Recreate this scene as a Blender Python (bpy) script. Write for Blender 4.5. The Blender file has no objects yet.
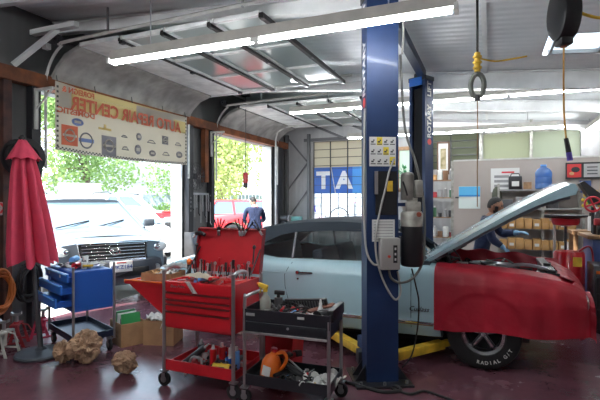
import bpy, bmesh, math, random
from mathutils import Vector, Matrix, Euler
random.seed(7)
PI = math.pi
C = bpy.context.scene.collection
def R(d): return math.radians(d)

# ---------------------------------------------------------------- materials
MATS = {}
def mat(name, col=(.5,.5,.5), rough=.5, metal=0.0, var=0.0, scale=8.0, bump=0.0, bscale=40.0, coat=0.0, trans=0.0,
        emit=None, estr=0.0, col2=None, spec=None, alpha=None, sss=0):
    if name in MATS: return MATS[name]
    m = bpy.data.materials.new(name); m.use_nodes = True
    nt = m.node_tree; b = nt.nodes['Principled BSDF']
    b.inputs['Base Color'].default_value = (*col, 1)
    b.inputs['Roughness'].default_value = rough
    b.inputs['Metallic'].default_value = metal
    if coat: b.inputs['Coat Weight'].default_value = coat; b.inputs['Coat Roughness'].default_value = .08
    if trans: b.inputs['Transmission Weight'].default_value = trans
    if spec is not None: b.inputs['Specular IOR Level'].default_value = spec
    if emit: b.inputs['Emission Color'].default_value = (*emit, 1); b.inputs['Emission Strength'].default_value = estr
    tc = nt.nodes.new('ShaderNodeTexCoord')
    if var or col2:
        n = nt.nodes.new('ShaderNodeTexNoise'); n.inputs['Scale'].default_value = scale; n.inputs['Detail'].default_value = 4
        nt.links.new(tc.outputs['Object'], n.inputs['Vector'])
        r = nt.nodes.new('ShaderNodeValToRGB')
        c2 = col2 if col2 else tuple(max(0, c*(1-var)) for c in col)
        c1 = col if col2 else tuple(min(1, c*(1+var*.5)) for c in col)
        r.color_ramp.elements[0].position = .35; r.color_ramp.elements[1].position = .65
        r.color_ramp.elements[0].color = (*c2, 1); r.color_ramp.elements[1].color = (*c1, 1)
        nt.links.new(n.outputs['Fac'], r.inputs['Fac']); nt.links.new(r.outputs['Color'], b.inputs['Base Color'])
    if bump:
        n = nt.nodes.new('ShaderNodeTexNoise'); n.inputs['Scale'].default_value = bscale; n.inputs['Detail'].default_value = 3
        nt.links.new(tc.outputs['Object'], n.inputs['Vector'])
        bp = nt.nodes.new('ShaderNodeBump'); bp.inputs['Strength'].default_value = bump; bp.inputs['Distance'].default_value = .02
        nt.links.new(n.outputs['Fac'], bp.inputs['Height']); nt.links.new(bp.outputs['Normal'], b.inputs['Normal'])
    MATS[name] = m
    return m
def glass(name, tint=(.9,.95,.95), refl=.12, rough=.02, milky=0.0):
    """thin pane: mostly see-through, reflecting a little, optionally milky"""
    if name in MATS: return MATS[name]
    m = bpy.data.materials.new(name); m.use_nodes = True; nt = m.node_tree; nt.nodes.clear()
    o = nt.nodes.new('ShaderNodeOutputMaterial'); t = nt.nodes.new('ShaderNodeBsdfTransparent'); g = nt.nodes.new('ShaderNodeBsdfGlossy')
    t.inputs['Color'].default_value = (*tint, 1); g.inputs['Roughness'].default_value = rough
    lw = nt.nodes.new('ShaderNodeLayerWeight'); lw.inputs['Blend'].default_value = .35
    mr = nt.nodes.new('ShaderNodeMapRange'); mr.inputs['To Min'].default_value = refl; mr.inputs['To Max'].default_value = .9
    nt.links.new(lw.outputs['Fresnel'], mr.inputs['Value'])
    mx = nt.nodes.new('ShaderNodeMixShader'); nt.links.new(mr.outputs['Result'], mx.inputs['Fac'])
    nt.links.new(t.outputs[0], mx.inputs[1]); nt.links.new(g.outputs[0], mx.inputs[2])
    last = mx
    if milky:
        d = nt.nodes.new('ShaderNodeBsdfDiffuse'); d.inputs['Color'].default_value = (*tint, 1)
        tl = nt.nodes.new('ShaderNodeBsdfTranslucent'); tl.inputs['Color'].default_value = (*tint, 1)
        m2 = nt.nodes.new('ShaderNodeMixShader'); m2.inputs['Fac'].default_value = .6
        nt.links.new(d.outputs[0], m2.inputs[1]); nt.links.new(tl.outputs[0], m2.inputs[2])
        m3 = nt.nodes.new('ShaderNodeMixShader'); m3.inputs['Fac'].default_value = milky
        nt.links.new(mx.outputs[0], m3.inputs[1]); nt.links.new(m2.outputs[0], m3.inputs[2]); last = m3
    nt.links.new(last.outputs[0], o.inputs['Surface'])
    MATS[name] = m
    return m
def cloth(name, col, transl=.25, rough=.8, var=.15, scale=6, bump=.15, bscale=60):
    m = mat(name, col, rough, var=var, scale=scale, bump=bump, bscale=bscale)
    nt = m.node_tree; b = nt.nodes['Principled BSDF']; o = nt.nodes['Material Output']
    b.inputs['Sheen Weight'].default_value = .05
    t = nt.nodes.new('ShaderNodeBsdfTranslucent'); t.inputs['Color'].default_value = (*col, 1)
    mx = nt.nodes.new('ShaderNodeMixShader'); mx.inputs['Fac'].default_value = transl
    nt.links.new(b.outputs[0], mx.inputs[1]); nt.links.new(t.outputs[0], mx.inputs[2]); nt.links.new(mx.outputs[0], o.inputs['Surface'])
    return m

M = dict(
 steel=mat('steel', (.45,.46,.48), .35, .9, var=.15),
 chrome=mat('chrome', (.8,.8,.82), .1, 1.0),
 tubegrey=mat('tube_grey', (.42,.42,.43), .3, .8),
 black=mat('black_plastic', (.015,.015,.017), .4),
 blackmetal=mat('black_metal', (.02,.021,.025), .35, .2, coat=.2),
 rubber=mat('rubber', (.012,.012,.013), .7, bump=.1),
 dark=mat('dark_void', (.008,.008,.01), .9),
 white=mat('white_paint', (.75,.75,.74), .4, var=.08),
 offwhite=mat('offwhite', (.6,.6,.57), .6, var=.15),
 red=mat('red_enamel', (.56,.012,.02), .28, coat=.4),
 redtray=mat('red_enamel_worn', (.50,.012,.02), .4, var=.12, scale=6),
 blue=mat('blue_enamel', (.03,.17,.62), .3, coat=.3),
 lift=mat('lift_blue', (.010,.031,.10), .45, .1, coat=.1, var=.22, scale=3),
 yellow=mat('yellow_paint', (.75,.48,.04), .5, var=.25, scale=12),
 orange=mat('orange_plastic', (.8,.17,.02), .4),
 cardboard=mat('cardboard', (.38,.22,.11), .85, var=.15, scale=10),
 paper=mat('brown_paper', (.42,.27,.17), .9, var=.35, scale=14, bump=.3),
 wood=mat('wood_top', (.35,.2,.1), .55, var=.35, scale=9),
 green=mat('green_plastic', (.03,.28,.08), .5),
 grey=mat('grey_paint', (.3,.3,.3), .5, var=.15),
 greywarm=mat('warm_grey_metal', (.36,.35,.31), .45, .3, var=.3, scale=12),
 darkgrey=mat('dark_grey', (.07,.07,.075), .5, var=.2),
 rust=mat('rust_beam', (.28,.085,.025), .75, col2=(.13,.045,.02), scale=5, bump=.2),
 silver=mat('silver', (.6,.6,.6), .3, .9),
 tan=mat('tan_card', (.5,.3,.13), .85, var=.15),
 bluelight=mat('light_blue', (.12,.35,.75), .5),
 purple=mat('purple', (.1,.07,.4), .5),
 teal=mat('teal_rubber', (.01,.12,.14), .5),
 orangehose=mat('orange_rubber', (.45,.13,.03), .5),
 paperwhite=mat('paper_white', (.72,.72,.70), .8),
)

# ---------------------------------------------------------------- mesh builder
class MB:
    def __init__(s): s.bm = bmesh.new(); s.mi = 0; s.mats = []
    def use(s, m):
        if m not in s.mats: s.mats.append(m)
        s.mi = s.mats.index(m); return s
    def _fin(s, faces, smooth=False):
        for f in faces: f.material_index = s.mi; f.smooth = smooth
    def box(s, c, sz, rot=None, bev=0):
        mt = Matrix.Translation(Vector(c))
        if rot is not None:
            mt = mt @ (Euler(rot).to_matrix().to_4x4() if not isinstance(rot, Matrix) else rot)
        mt = mt @ Matrix.Diagonal((*sz, 1))
        r = bmesh.ops.create_cube(s.bm, size=1, matrix=mt)
        fs = set(f for v in r['verts'] for f in v.link_faces)
        s._fin(fs)
        if bev:
            es = list(set(e for f in fs for e in f.edges))
            rr = bmesh.ops.bevel(s.bm, geom=es, offset=bev, segments=2, profile=.5, affect='EDGES')
            s._fin(rr['faces'], True)
        return s
    def cyl(s, p0, p1, r0, r1=None, seg=14, cap=True, smooth=True):
        if r1 is None: r1 = r0
        p0 = Vector(p0); p1 = Vector(p1); d = p1-p0; L = d.length
        if L < 1e-6: return s
        q = Vector((0,0,1)).rotation_difference(d.normalized()).to_matrix().to_4x4()
        mt = Matrix.Translation((p0+p1)/2) @ q
        r = bmesh.ops.create_cone(s.bm, cap_ends=cap, segments=seg, radius1=max(r0,1e-5), radius2=max(r1,1e-5), depth=L, matrix=mt)
        fs = set(f for v in r['verts'] for f in v.link_faces)
        for f in fs: f.material_index = s.mi; f.smooth = smooth and len(f.verts) == 4
        return s
    def sph(s, c, r, seg=14, rings=8, rot=None):
        if not hasattr(r, '__len__'): r = (r,r,r)
        mt = Matrix.Translation(Vector(c))
        if rot is not None: mt = mt @ Euler(rot).to_matrix().to_4x4()
        mt = mt @ Matrix.Diagonal((*r,1))
        k = bmesh.ops.create_uvsphere(s.bm, u_segments=seg, v_segments=rings, radius=1, matrix=mt)
        s._fin(set(f for v in k['verts'] for f in v.link_faces), True); return s
    def tube(s, pts, r, seg=8, closed=False, cap=True, spline=0):
        P = [Vector(p) for p in pts]
        if spline:
            P = catmull(P, spline, closed)
        n = len(P); rings = []
        rr = r if hasattr(r, '__len__') else [r]*n
        up = None
        for i in range(n):
            if closed: t = (P[(i+1)%n]-P[i-1]).normalized()
            else: t = (P[min(i+1,n-1)]-P[max(i-1,0)]).normalized()
            if up is None:
                a = Vector((0,0,1)) if abs(t.z) < .9 else Vector((1,0,0)); up = (a - t*a.dot(t)).normalized()
            else:
                up = up - t*up.dot(t)
                up = up.normalized() if up.length > 1e-6 else t.orthogonal().normalized()
            b = t.cross(up)
            k = rr[i] if len(rr) == n else rr[0]
            rings.append([s.bm.verts.new(P[i] + (up*math.cos(a)+b*math.sin(a))*k) for a in [2*PI*j/seg for j in range(seg)]])
        fs = []
        for i in range(n if closed else n-1):
            A = rings[i]; B = rings[(i+1)%n]
            for j in range(seg): fs.append(s.bm.faces.new((A[j],A[(j+1)%seg],B[(j+1)%seg],B[j])))
        if cap and not closed:
            s._fin([s.bm.faces.new(rings[0][::-1]), s.bm.faces.new(rings[-1])])
        s._fin(fs, True); return s
    def prism(s, poly, ax, a, b, smooth=False):
        def P(u,v,w): return {'x':(w,u,v),'y':(u,w,v),'z':(u,v,w)}[ax]
        A = [s.bm.verts.new(P(u,v,a)) for u,v in poly]; B = [s.bm.verts.new(P(u,v,b)) for u,v in poly]
        n = len(poly); fs = []
        fs.append(s.bm.faces.new(A)); fs.append(s.bm.faces.new(B[::-1]))
        s._fin(fs)
        side = [s.bm.faces.new((A[i],A[(i+1)%n],B[(i+1)%n],B[i])) for i in range(n)]
        s._fin(side, smooth)
        bmesh.ops.recalc_face_normals(s.bm, faces=fs+side)
        return s
    def lathe(s, prof, c=(0,0,0), seg=24, ax='z', rot=None, cap=True):
        c = Vector(c); rings = []
        mt = Euler(rot).to_matrix() if rot is not None else None
        for r, z in prof:
            ring = []
            for j in range(seg):
                a = 2*PI*j/seg; x,y = r*math.cos(a), r*math.sin(a)
                v = {'z':Vector((x,y,z)),'y':Vector((x,z,y)),'x':Vector((z,x,y))}[ax]
                if mt: v = mt @ v
                ring.append(s.bm.verts.new(c+v))
            rings.append(ring)
        fs = []
        for i in range(len(rings)-1):
            A,B = rings[i],rings[i+1]
            for j in range(seg): fs.append(s.bm.faces.new((A[j],A[(j+1)%seg],B[(j+1)%seg],B[j])))
        if cap and prof[0][0] > 1e-4 and abs(prof[0][0]-prof[-1][0]) < 1e-6:
            A,B = rings[-1],rings[0]
            for j in range(seg): fs.append(s.bm.faces.new((A[j],A[(j+1)%seg],B[(j+1)%seg],B[j])))
        elif cap:
            if prof[0][0] > 1e-4: fs.append(s.bm.faces.new(rings[0][::-1]))
            if prof[-1][0] > 1e-4: fs.append(s.bm.faces.new(rings[-1]))
        s._fin(fs, True)
        bmesh.ops.recalc_face_normals(s.bm, faces=fs)
        return s
    def surf(s, fn, nu, nv, cu=False, cv=False):
        V = [[s.bm.verts.new(fn(i/(nu if cu else nu-1), j/(nv if cv else nv-1))) for j in range(nv)] for i in range(nu)]
        fs = []
        for i in range(nu if cu else nu-1):
            for j in range(nv if cv else nv-1):
                fs.append(s.bm.faces.new((V[i][j],V[(i+1)%nu][j],V[(i+1)%nu][(j+1)%nv],V[i][(j+1)%nv])))
        s._fin(fs, True); return s
    def loft(s, secs, smooth=True, cap=True):
        """closed sections (lists of points) joined; ends capped"""
        V = [[s.bm.verts.new(p) for p in q] for q in secs]; n = len(V[0]); fs = []
        for i in range(len(V)-1):
            for j in range(n): fs.append(s.bm.faces.new((V[i][j],V[i][(j+1)%n],V[i+1][(j+1)%n],V[i+1][j])))
        s._fin(fs, smooth); c = []
        if cap:
            c = [s.bm.faces.new(V[0][::-1]), s.bm.faces.new(V[-1])]; s._fin(c)
        bmesh.ops.recalc_face_normals(s.bm, faces=fs+c)
        return s
    def solidify(s, th):
        fs = s.bm.faces[:]
        bmesh.ops.recalc_face_normals(s.bm, faces=fs)
        bmesh.ops.solidify(s.bm, geom=fs, thickness=th); return s
    def mesh(s, name, m=None, ang=35):
        me = bpy.data.meshes.new(name)
        for f in s.bm.faces:
            if len(f.verts) > 4 and False: pass
        s.bm.to_mesh(me); s.bm.free()
        ms = s.mats if s.mats else [m or M['grey']]
        for q in ms: me.materials.append(q)
        me.set_sharp_from_angle(angle=R(ang))
        return me
    def split(s, name, m=None, parent=None, loc=(0,0,0), rot=(0,0,0), gap=.012):
        """one object per piece of the mesh: touching islands stay together"""
        bm = s.bm; bm.verts.ensure_lookup_table(); bm.verts.index_update(); seen = {}; isl = []
        for v in bm.verts:
            if v.index in seen: continue
            st = [v]; seen[v.index] = len(isl); vs = []
            while st:
                q = st.pop(); vs.append(q)
                for e in q.link_edges:
                    w_ = e.other_vert(q)
                    if w_.index not in seen: seen[w_.index] = len(isl); st.append(w_)
            lo = [min(q.co[i] for q in vs)-gap for i in range(3)]; hi = [max(q.co[i] for q in vs)+gap for i in range(3)]
            isl.append([lo,hi])
        par = list(range(len(isl)))
        def find(a):
            while par[a] != a: a = par[a]
            return a
        for i in range(len(isl)):
            for j in range(i):
                if all(isl[i][0][k] <= isl[j][1][k] and isl[j][0][k] <= isl[i][1][k] for k in range(3)): par[find(i)] = find(j)
        roots = sorted(set(find(i) for i in range(len(isl)))); out = []
        for r_ in roots:
            b2 = bm.copy(); b2.verts.ensure_lookup_table()
            kill = [v for v in b2.verts if find(seen[v.index]) != r_]
            bmesh.ops.delete(b2, geom=kill, context='VERTS')
            k = MB(); k.bm.free(); k.bm = b2; k.mats = list(s.mats)
            out.append(k.build(name, m, parent, loc, rot))
        bm.free(); return out
    def build(s, name, m=None, parent=None, loc=(0,0,0), rot=(0,0,0), ang=35):
        o = bpy.data.objects.new(name, s.mesh(name, m, ang)); C.objects.link(o)
        o.parent = parent; o.location = loc; o.rotation_euler = rot
        return o
def catmull(P, k, closed=False):
    n = len(P); out = []
    for i in range(n if closed else n-1):
        p0 = P[i-1] if (closed or i > 0) else P[0]; p1 = P[i]; p2 = P[(i+1)%n]; p3 = P[(i+2)%n] if (closed or i+2 < n) else P[-1]
        for j in range(k):
            t = j/k; out.append(.5*((2*p1)+(p2-p0)*t+(2*p0-5*p1+4*p2-p3)*t*t+(3*p1-p0-3*p2+p3)*t**3))
    if not closed: out.append(P[-1])
    return out
def thing(name, label, cat, loc=(0,0,0), rz=0, group=None):
    o = bpy.data.objects.new(name, None); C.objects.link(o); o.empty_display_size = .1
    o.location = loc; o.rotation_euler = (0,0,R(rz)); o['label'] = label; o['category'] = cat
    if group: o['group'] = group
    return o
def tag(o, label, cat, group=None, kind=None):
    o['label'] = label; o['category'] = cat
    if group: o['group'] = group
    if kind: o['kind'] = kind
    return o
def struct(o): o['kind'] = 'structure'; return o
def text(name, s, size, m, parent=None, loc=(0,0,0), rot=(PI/2,0,0), ext=.001, align='CENTER', sx=1, bold=.0, shear=0):
    cu = bpy.data.curves.new(name, 'FONT'); cu.body = s; cu.size = size; cu.extrude = ext; cu.align_x = align; cu.align_y = 'CENTER'
    cu.offset = bold; cu.shear = shear; cu.resolution_u = 3
    t = bpy.data.objects.new(name+'_tmp', cu); C.objects.link(t)
    bpy.context.view_layer.update()
    me = bpy.data.meshes.new_from_object(t.evaluated_get(bpy.context.evaluated_depsgraph_get()))
    bpy.data.objects.remove(t)
    me.materials.clear(); me.materials.append(m)
    o = bpy.data.objects.new(name, me); C.objects.link(o)
    o.parent = parent; o.location = loc; o.rotation_euler = rot; o.scale = (sx,1,1)
    return o
def bake(o):
    """apply an object's modifiers into its mesh"""
    bpy.context.view_layer.update()
    me = bpy.data.meshes.new_from_object(o.evaluated_get(bpy.context.evaluated_depsgraph_get()))
    o.modifiers.clear(); o.data = me; return o
def cut(o, cutters, op='DIFFERENCE'):
    for k in cutters: k.parent = o.parent
    for k in cutters:
        md = o.modifiers.new('b', 'BOOLEAN'); md.operation = op; md.object = k; md.solver = 'EXACT'
        bake(o)
    for k in cutters: bpy.data.objects.remove(k)
    o.data.set_sharp_from_angle(angle=R(35))
    return o
def copy_tree(o, parent=None, loc=None, rz=None, label=None):
    c = o.copy(); C.objects.link(c)
    if parent: c.parent = parent
    if loc is not None: c.location = loc
    if rz is not None: c.rotation_euler.z = R(rz)
    if label: c['label'] = label
    for ch in o.children: copy_tree(ch, c)
    return c
def lerp(a, b, t): return a+(b-a)*t
def interp(x, T):
    """T = sorted [(x, v...)]; piecewise smooth"""
    if x <= T[0][0]: return T[0][1:]
    for i in range(len(T)-1):
        if x <= T[i+1][0]:
            t = (x-T[i][0])/(T[i+1][0]-T[i][0]); return tuple(lerp(a,b,t) for a,b in zip(T[i][1:],T[i+1][1:]))
    return T[-1][1:]
def wheel(parent, loc, r, w, side, name='wheel', rim_m=None, rimr=None, spokes=5):
    """a wheel whose axle runs along Y; side = -1 when the outer face looks to -Y"""
    rim_m = rim_m or M['silver']; rr = rimr or r*.62; s = side
    b = MB(); hw = w/2
    b.lathe([(rr,-hw*.8),(rr+.01,-hw),(r-.04,-hw),(r-.012,-hw*.85),(r,-hw*.55),(r,hw*.55),(r-.012,hw*.85),(r-.04,hw),(rr+.01,hw),(rr,hw*.8)], ax='y', seg=36)
    t = b.build(name, M['rubber'], parent, loc)
    b = MB(); b.use(rim_m)
    b.lathe([(rr,hw*.8*s),(rr-.012,hw*.95*s),(rr-.03,hw*.75*s),(rr-.035,hw*.1*s),(rr,-hw*.7*s)], ax='y', seg=32)
    b.use(M['dark']).cyl((0,0,0),(0,hw*.1*s,0),rr-.02,seg=24)
    b.use(rim_m)
    for k in range(spokes):
        a = 2*PI*k/spokes+PI/2
        q = Euler((0,-a,0)).to_matrix().to_4x4()
        b.box((math.cos(a)*rr*.5, hw*.42*s, math.sin(a)*rr*.5),(rr*.9,.03,rr*.22),rot=q)
    b.cyl((0,hw*.3*s,0),(0,hw*.72*s,0),rr*.2,rr*.15,seg=16)
    b.build('rim', None, t)
    return t
# ================================================================ SETTING
def ribmat(name, col, dirn='X', scale=8, strength=.5, rough=.5, var=.12):
    m = mat(name, col, rough, var=var, scale=1.5)
    nt = m.node_tree; b = nt.nodes['Principled BSDF']
    tc = nt.nodes.new('ShaderNodeTexCoord'); w = nt.nodes.new('ShaderNodeTexWave'); w.bands_direction = dirn
    w.inputs['Scale'].default_value = scale; bp = nt.nodes.new('ShaderNodeBump'); bp.inputs['Strength'].default_value = strength
    bp.inputs['Distance'].default_value = .03
    nt.links.new(tc.outputs['Object'], w.inputs['Vector']); nt.links.new(w.outputs['Fac'], bp.inputs['Height'])
    nt.links.new(bp.outputs['Normal'], b.inputs['Normal'])
    return m
def floor_mat():
    m = bpy.data.materials.new('worn_maroon_floor'); m.use_nodes = True; nt = m.node_tree; b = nt.nodes['Principled BSDF']
    tc = nt.nodes.new('ShaderNodeTexCoord'); n = nt.nodes.new('ShaderNodeTexNoise'); n.inputs['Scale'].default_value = .9; n.inputs['Detail'].default_value = 8; n.inputs['Roughness'].default_value = .65
    nt.links.new(tc.outputs['Object'], n.inputs['Vector'])
    r = nt.nodes.new('ShaderNodeValToRGB'); e = r.color_ramp.elements
    e[0].position = .3; e[0].color = (.075,.030,.042,1); e[1].position = .68; e[1].color = (.17,.068,.088,1)
    nt.links.new(n.outputs['Fac'], r.inputs['Fac'])
    n2 = nt.nodes.new('ShaderNodeTexNoise'); n2.inputs['Scale'].default_value = 22; n2.inputs['Detail'].default_value = 5
    nt.links.new(tc.outputs['Object'], n2.inputs['Vector'])
    r2 = nt.nodes.new('ShaderNodeValToRGB'); q = r2.color_ramp.elements
    q[0].position = .32; q[0].color = (.35,.35,.38,1); q[1].position = .45; q[1].color = (1,1,1,1)
    nt.links.new(n2.outputs['Fac'], r2.inputs['Fac'])
    mx = nt.nodes.new('ShaderNodeMix'); mx.data_type = 'RGBA'; mx.blend_type = 'MULTIPLY'; mx.inputs[0].default_value = .15
    nt.links.new(r.outputs['Color'], mx.inputs[6]); nt.links.new(r2.outputs['Color'], mx.inputs[7]); nt.links.new(mx.outputs[2], b.inputs['Base Color'])
    mr = nt.nodes.new('ShaderNodeMapRange'); mr.inputs['To Min'].default_value = .16; mr.inputs['To Max'].default_value = .36
    nt.links.new(n.outputs['Fac'], mr.inputs['Value']); nt.links.new(mr.outputs['Result'], b.inputs['Roughness'])
    bp = nt.nodes.new('ShaderNodeBump'); bp.inputs['Strength'].default_value = .08; bp.inputs['Distance'].default_value = .01
    nt.links.new(n2.outputs['Fac'], bp.inputs['Height']); nt.links.new(bp.outputs['Normal'], b.inputs['Normal'])
    return m
XR = 4.6   # right wall
YF = -5.0
def roof(x): return 3.95-.085*(x+5.3)
struct(MB().box(((XR-5.5)/2,(YF+11.7)/2,-.05),(XR+5.5,11.7-YF,.1)).build('floor', floor_mat()))
wallg = ribmat('grey_siding', (.15,.155,.155), 'Y', 2.5, .08)
wallb = ribmat('back_siding', (.42,.42,.42), 'X', 2.5, .2)
plain = mat('partition_paint', (.40,.35,.315), .7, var=.06, scale=2)
# left wall with the two bay doors
b = MB()
def lw(y0,y1,z0,z1): b.box((-5.4,(y0+y1)/2,(z0+z1)/2),(.2,y1-y0,z1-z0))
lw(YF,3.98,0,4.05); lw(6.87,7.80,0,4.05); lw(10.6,11.7,0,4.05); lw(3.98,6.87,3.0,4.05); lw(7.80,10.6,3.0,4.05)
struct(b.build('wall_left', wallg))
# white jambs of the bay doors
for i,(y0,y1) in enumerate([(3.94,3.99),(6.865,6.90),(7.76,7.81),(10.59,10.64)]):
    struct(MB().box((-5.4,(y0+y1)/2,1.53),(.24,y1-y0,3.06)).build('trim_%d'%(i+1), M['white']))
# back wall with openings: (x0,x1,z0,z1)
ops = [(-4.45,-2.5,1.0,3.19),(-2.15,-1.7,1.85,2.9),(-1.5,-.22,2.35,3.2),(-.13,.86,2.48,3.16),(.90,1.86,2.48,3.16)]
b = MB(); xs = [-5.5]
for o in ops: xs += [o[0],o[1]]
xs.append(XR+.2)
for i in range(0,len(xs),2): b.box(((xs[i]+xs[i+1])/2,11.6,1.95),(xs[i+1]-xs[i],.2,3.9))
for o in ops:
    b.box(((o[0]+o[1])/2,11.6,o[2]/2),(o[1]-o[0],.2,o[2])); b.box(((o[0]+o[1])/2,11.6,(o[3]+3.9)/2),(o[1]-o[0],.2,3.9-o[3]))
struct(b.build('wall_back', wallb))
struct(MB().box((XR+.1,(YF+11.7)/2,1.75),(.2,11.7-YF,3.5)).build('wall_right', plain))
# the front of the shop behind the photographer: unseen wall, closed to cut fill light
b = MB(); b.box((-.35,YF-.1,1.95),(10.3,.2,3.9))
struct(b.build('wall_front', wallg))
# partition
struct(MB().box(((-.66+XR)/2,9.56,1.185),(XR+.66,.12,2.37)).build('wall_middle', plain))
struct(MB().box((-.68,9.56,1.19),(.05,.14,2.38)).build('trim_5', M['greywarm']))
struct(MB().box(((-.66+XR)/2,9.56,2.385),(XR+.66,.14,.03)).build('trim_6', M['offwhite']))
# roof deck with openings for two skylights, sloping down to the right
ceil = ribmat('roof_deck', (.80,.83,.84), 'Y', 2.2, .25, .45, .08)
b = MB(); sk = [(.68,2.3,5.7,6.5),(.62,2.3,7.35,8.05)]
def rq(x0,x1,y0,y1):
    v = [(x0,y0,roof(x0)),(x1,y0,roof(x1)),(x1,y1,roof(x1)),(x0,y1,roof(x0))]
    lo = [b.bm.verts.new(p) for p in v]; hi = [b.bm.verts.new((p[0],p[1],p[2]+.08)) for p in v]
    b._fin([b.bm.faces.new(lo[::-1]), b.bm.faces.new(hi)]+[b.bm.faces.new((lo[i],lo[(i+1)%4],hi[(i+1)%4],hi[i])) for i in range(4)])
X0,X1 = -5.5,XR+.2
rq(X0,.62,YF-.2,11.7); rq(2.3,X1,YF-.2,11.7); rq(.62,2.3,YF-.2,5.7); rq(.62,2.3,6.5,7.35); rq(.62,2.3,8.05,11.7)
struct(b.build('ceiling', ceil))
skyl = glass('skylight_sheet', (.70,.74,.76), .04, .3, .8)
for i,(x0,x1,y0,y1) in enumerate(sk):
    w = MB(); xm=(x0+x1)/2; q = Euler((0,math.atan(.085),0)).to_matrix().to_4x4()
    w.box((xm,(y0+y1)/2,roof(xm)+.06),(x1-x0,y1-y0,.006),rot=q)
    o = struct(w.build('window_%d'%(i+6), skyl))
    w = MB()
    for k in range(4):
        xx = lerp(x0+.03,x1-.03,k/3); w.box((xx,(y0+y1)/2,roof(xx)+.03),(.03,y1-y0,.04))
    for yy in (y0+.02,y1-.02): w.box((xm,yy,roof(xm)+.03),(x1-x0,.04,.05),rot=q)
    w.build('window_frame', M['grey'], o)
# sloping roof beams (along X) and long seams (along Y)
beamw = mat('beam_white', (.84,.85,.84), .45, var=.12, scale=3)
n = 7
def xbeam(y, h, w, m=beamw, x0=-5.28, x1=XR, dz=0):
    global n; n += 1
    b = MB(); q = math.atan(.085); xm=(x0+x1)/2; L=(x1-x0)/math.cos(q)
    z = roof(xm)-h/2-.01-dz
    e = Euler((0,q,0)).to_matrix().to_4x4()
    b.box((xm,y,z+h/2-.01),(L,w,.02),rot=e); b.box((xm,y,z),(L,.02,h-.02),rot=e); b.box((xm,y,z-h/2+.01),(L,w,.02),rot=e)
    return struct(b.build('trim_%d'%n, m))
xbeam(4.22,.16,.09); xbeam(3.35,.14,.08); xbeam(7.2,.26,.12); xbeam(9.3,.2,.1); xbeam(1.2,.2,.1); xbeam(-2,.2,.1)
n += 1
b = MB(); b.box((-.05,3.2,roof(-.05)-.02),(.05,16.3,.03)); struct(b.build('trim_%d'%n, beamw))
n += 1
b = MB(); b.box((-2.4,3.2,roof(-2.4)-.02),(.05,16.3,.03)); struct(b.build('trim_%d'%n, beamw))
# top chord and struts on the back wall
n += 1
b = MB(); e = Euler((0,math.atan(.085),0)).to_matrix().to_4x4()
b.box((-.4,11.44,roof(-.4)-.16),(10,.1,.12),rot=e); struct(b.build('trim_%d'%n, beamw))
n += 1
b = MB()
for x in (-5.2,-4.55): b.box((x,11.44,1.7),(.07,.1,3.4))
for z0,z1,fl in ((.3,1.05,0),(1.1,1.85,0),(1.9,2.6,0),(2.65,3.3,1)):
    p,q = ((-5.16,11.44,z0),(-4.6,11.44,z1)) if not fl else ((-5.16,11.44,z1),(-4.6,11.44,z0))
    b.tube([p,q],.022,seg=6)
b.tube([(-4.4,11.44,3.62),(-3.5,11.44,3.22)],.03,seg=6); b.tube([(-3.3,11.44,3.55),(-2.4,11.44,3.2)],.03,seg=6)
b.box((-3.6,11.47,3.24),(2.2,.04,.08))
struct(b.build('trim_%d'%n, mat('strut_grey', (.16,.16,.165), .5, .3)))
n += 1
b = MB()
for x in (-.18,.88): b.box((x,11.45,2.9),(.06,.06,1.1))
struct(b.build('trim_%d'%n, M['greywarm']))
# grid window on the back wall
bar = mat('window_bar', (.05,.05,.055), .5)
W1 = MB(); x0,x1,z0,z1 = ops[0]
W1.use(glass('pane_upper', (.50,.46,.38), .05, .2, .85)).box(((x0+x1)/2,11.62,(1.78+z1)/2),(x1-x0,.01,z1-1.78))
W1.use(glass('pane_lower', (.9,.92,.95), .05, .2, .5)).box(((x0+x1)/2,11.62,(z0+1.78)/2),(x1-x0,.01,1.78-z0))
w1 = struct(W1.build('window_1'))
b = MB()
k = 0
x = x0
while x < x1+.01:
    b.box((x,11.56,(z0+z1)/2),(.025,.03,z1-z0)); 
    b.box((x+.225,11.56,(z0+1.9)/2),(.012,.02,1.9-z0)); x += .485
z = z0
while z < z1+.01: b.box(((x0+x1)/2,11.555,z),(x1-x0,.02,.016)); z += .219
b.build('window_frame', bar, w1)
# window behind the plant, with a wooden frame
x0,x1,z0,z1 = ops[1]
w = MB(); w.box(((x0+x1)/2,11.62,(z0+z1)/2),(x1-x0,.01,z1-z0)); w2 = struct(w.build('window_2', glass('pane_green', (.62,.68,.6), .06, .2, .8)))
b = MB()
for x in (x0,x1): b.box((x,11.5,(z0+z1)/2),(.09,.08,z1-z0+.1))
for z in (z0,z1): b.box(((x0+x1)/2,11.5,z),(x1-x0+.1,.08,.09))
b.build('window_frame', M['wood'], w2)
fib = [glass('fibre_green', (.20,.21,.15), .03, .4, .95), glass('fibre_pale', (.42,.43,.32), .03, .4, .95), glass('fibre_pale2', (.44,.46,.37), .03, .4, .95)]
for i,o in enumerate(ops[2:]):
    x0,x1,z0,z1 = o
    w = MB(); w.box(((x0+x1)/2,11.6,(z0+z1)/2),(x1-x0,.01,z1-z0)); w_ = struct(w.build('window_%d'%(i+3), fib[i]))
    b = MB()
    if i == 0:
        for k in range(6): b.box(((x0+x1)/2,11.52,lerp(z0,z1,k/5)),(x1-x0,.03,.02))
        for k in range(3): b.box((lerp(x0,x1,k/2),11.52,(z0+z1)/2),(.03,.03,z1-z0))
    else:
        for z in (z0,z1): b.box(((x0+x1)/2,11.5,z),(x1-x0,.03,.03))
    b.build('window_frame', M['greywarm'] if i else M['darkgrey'], w_)
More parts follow.
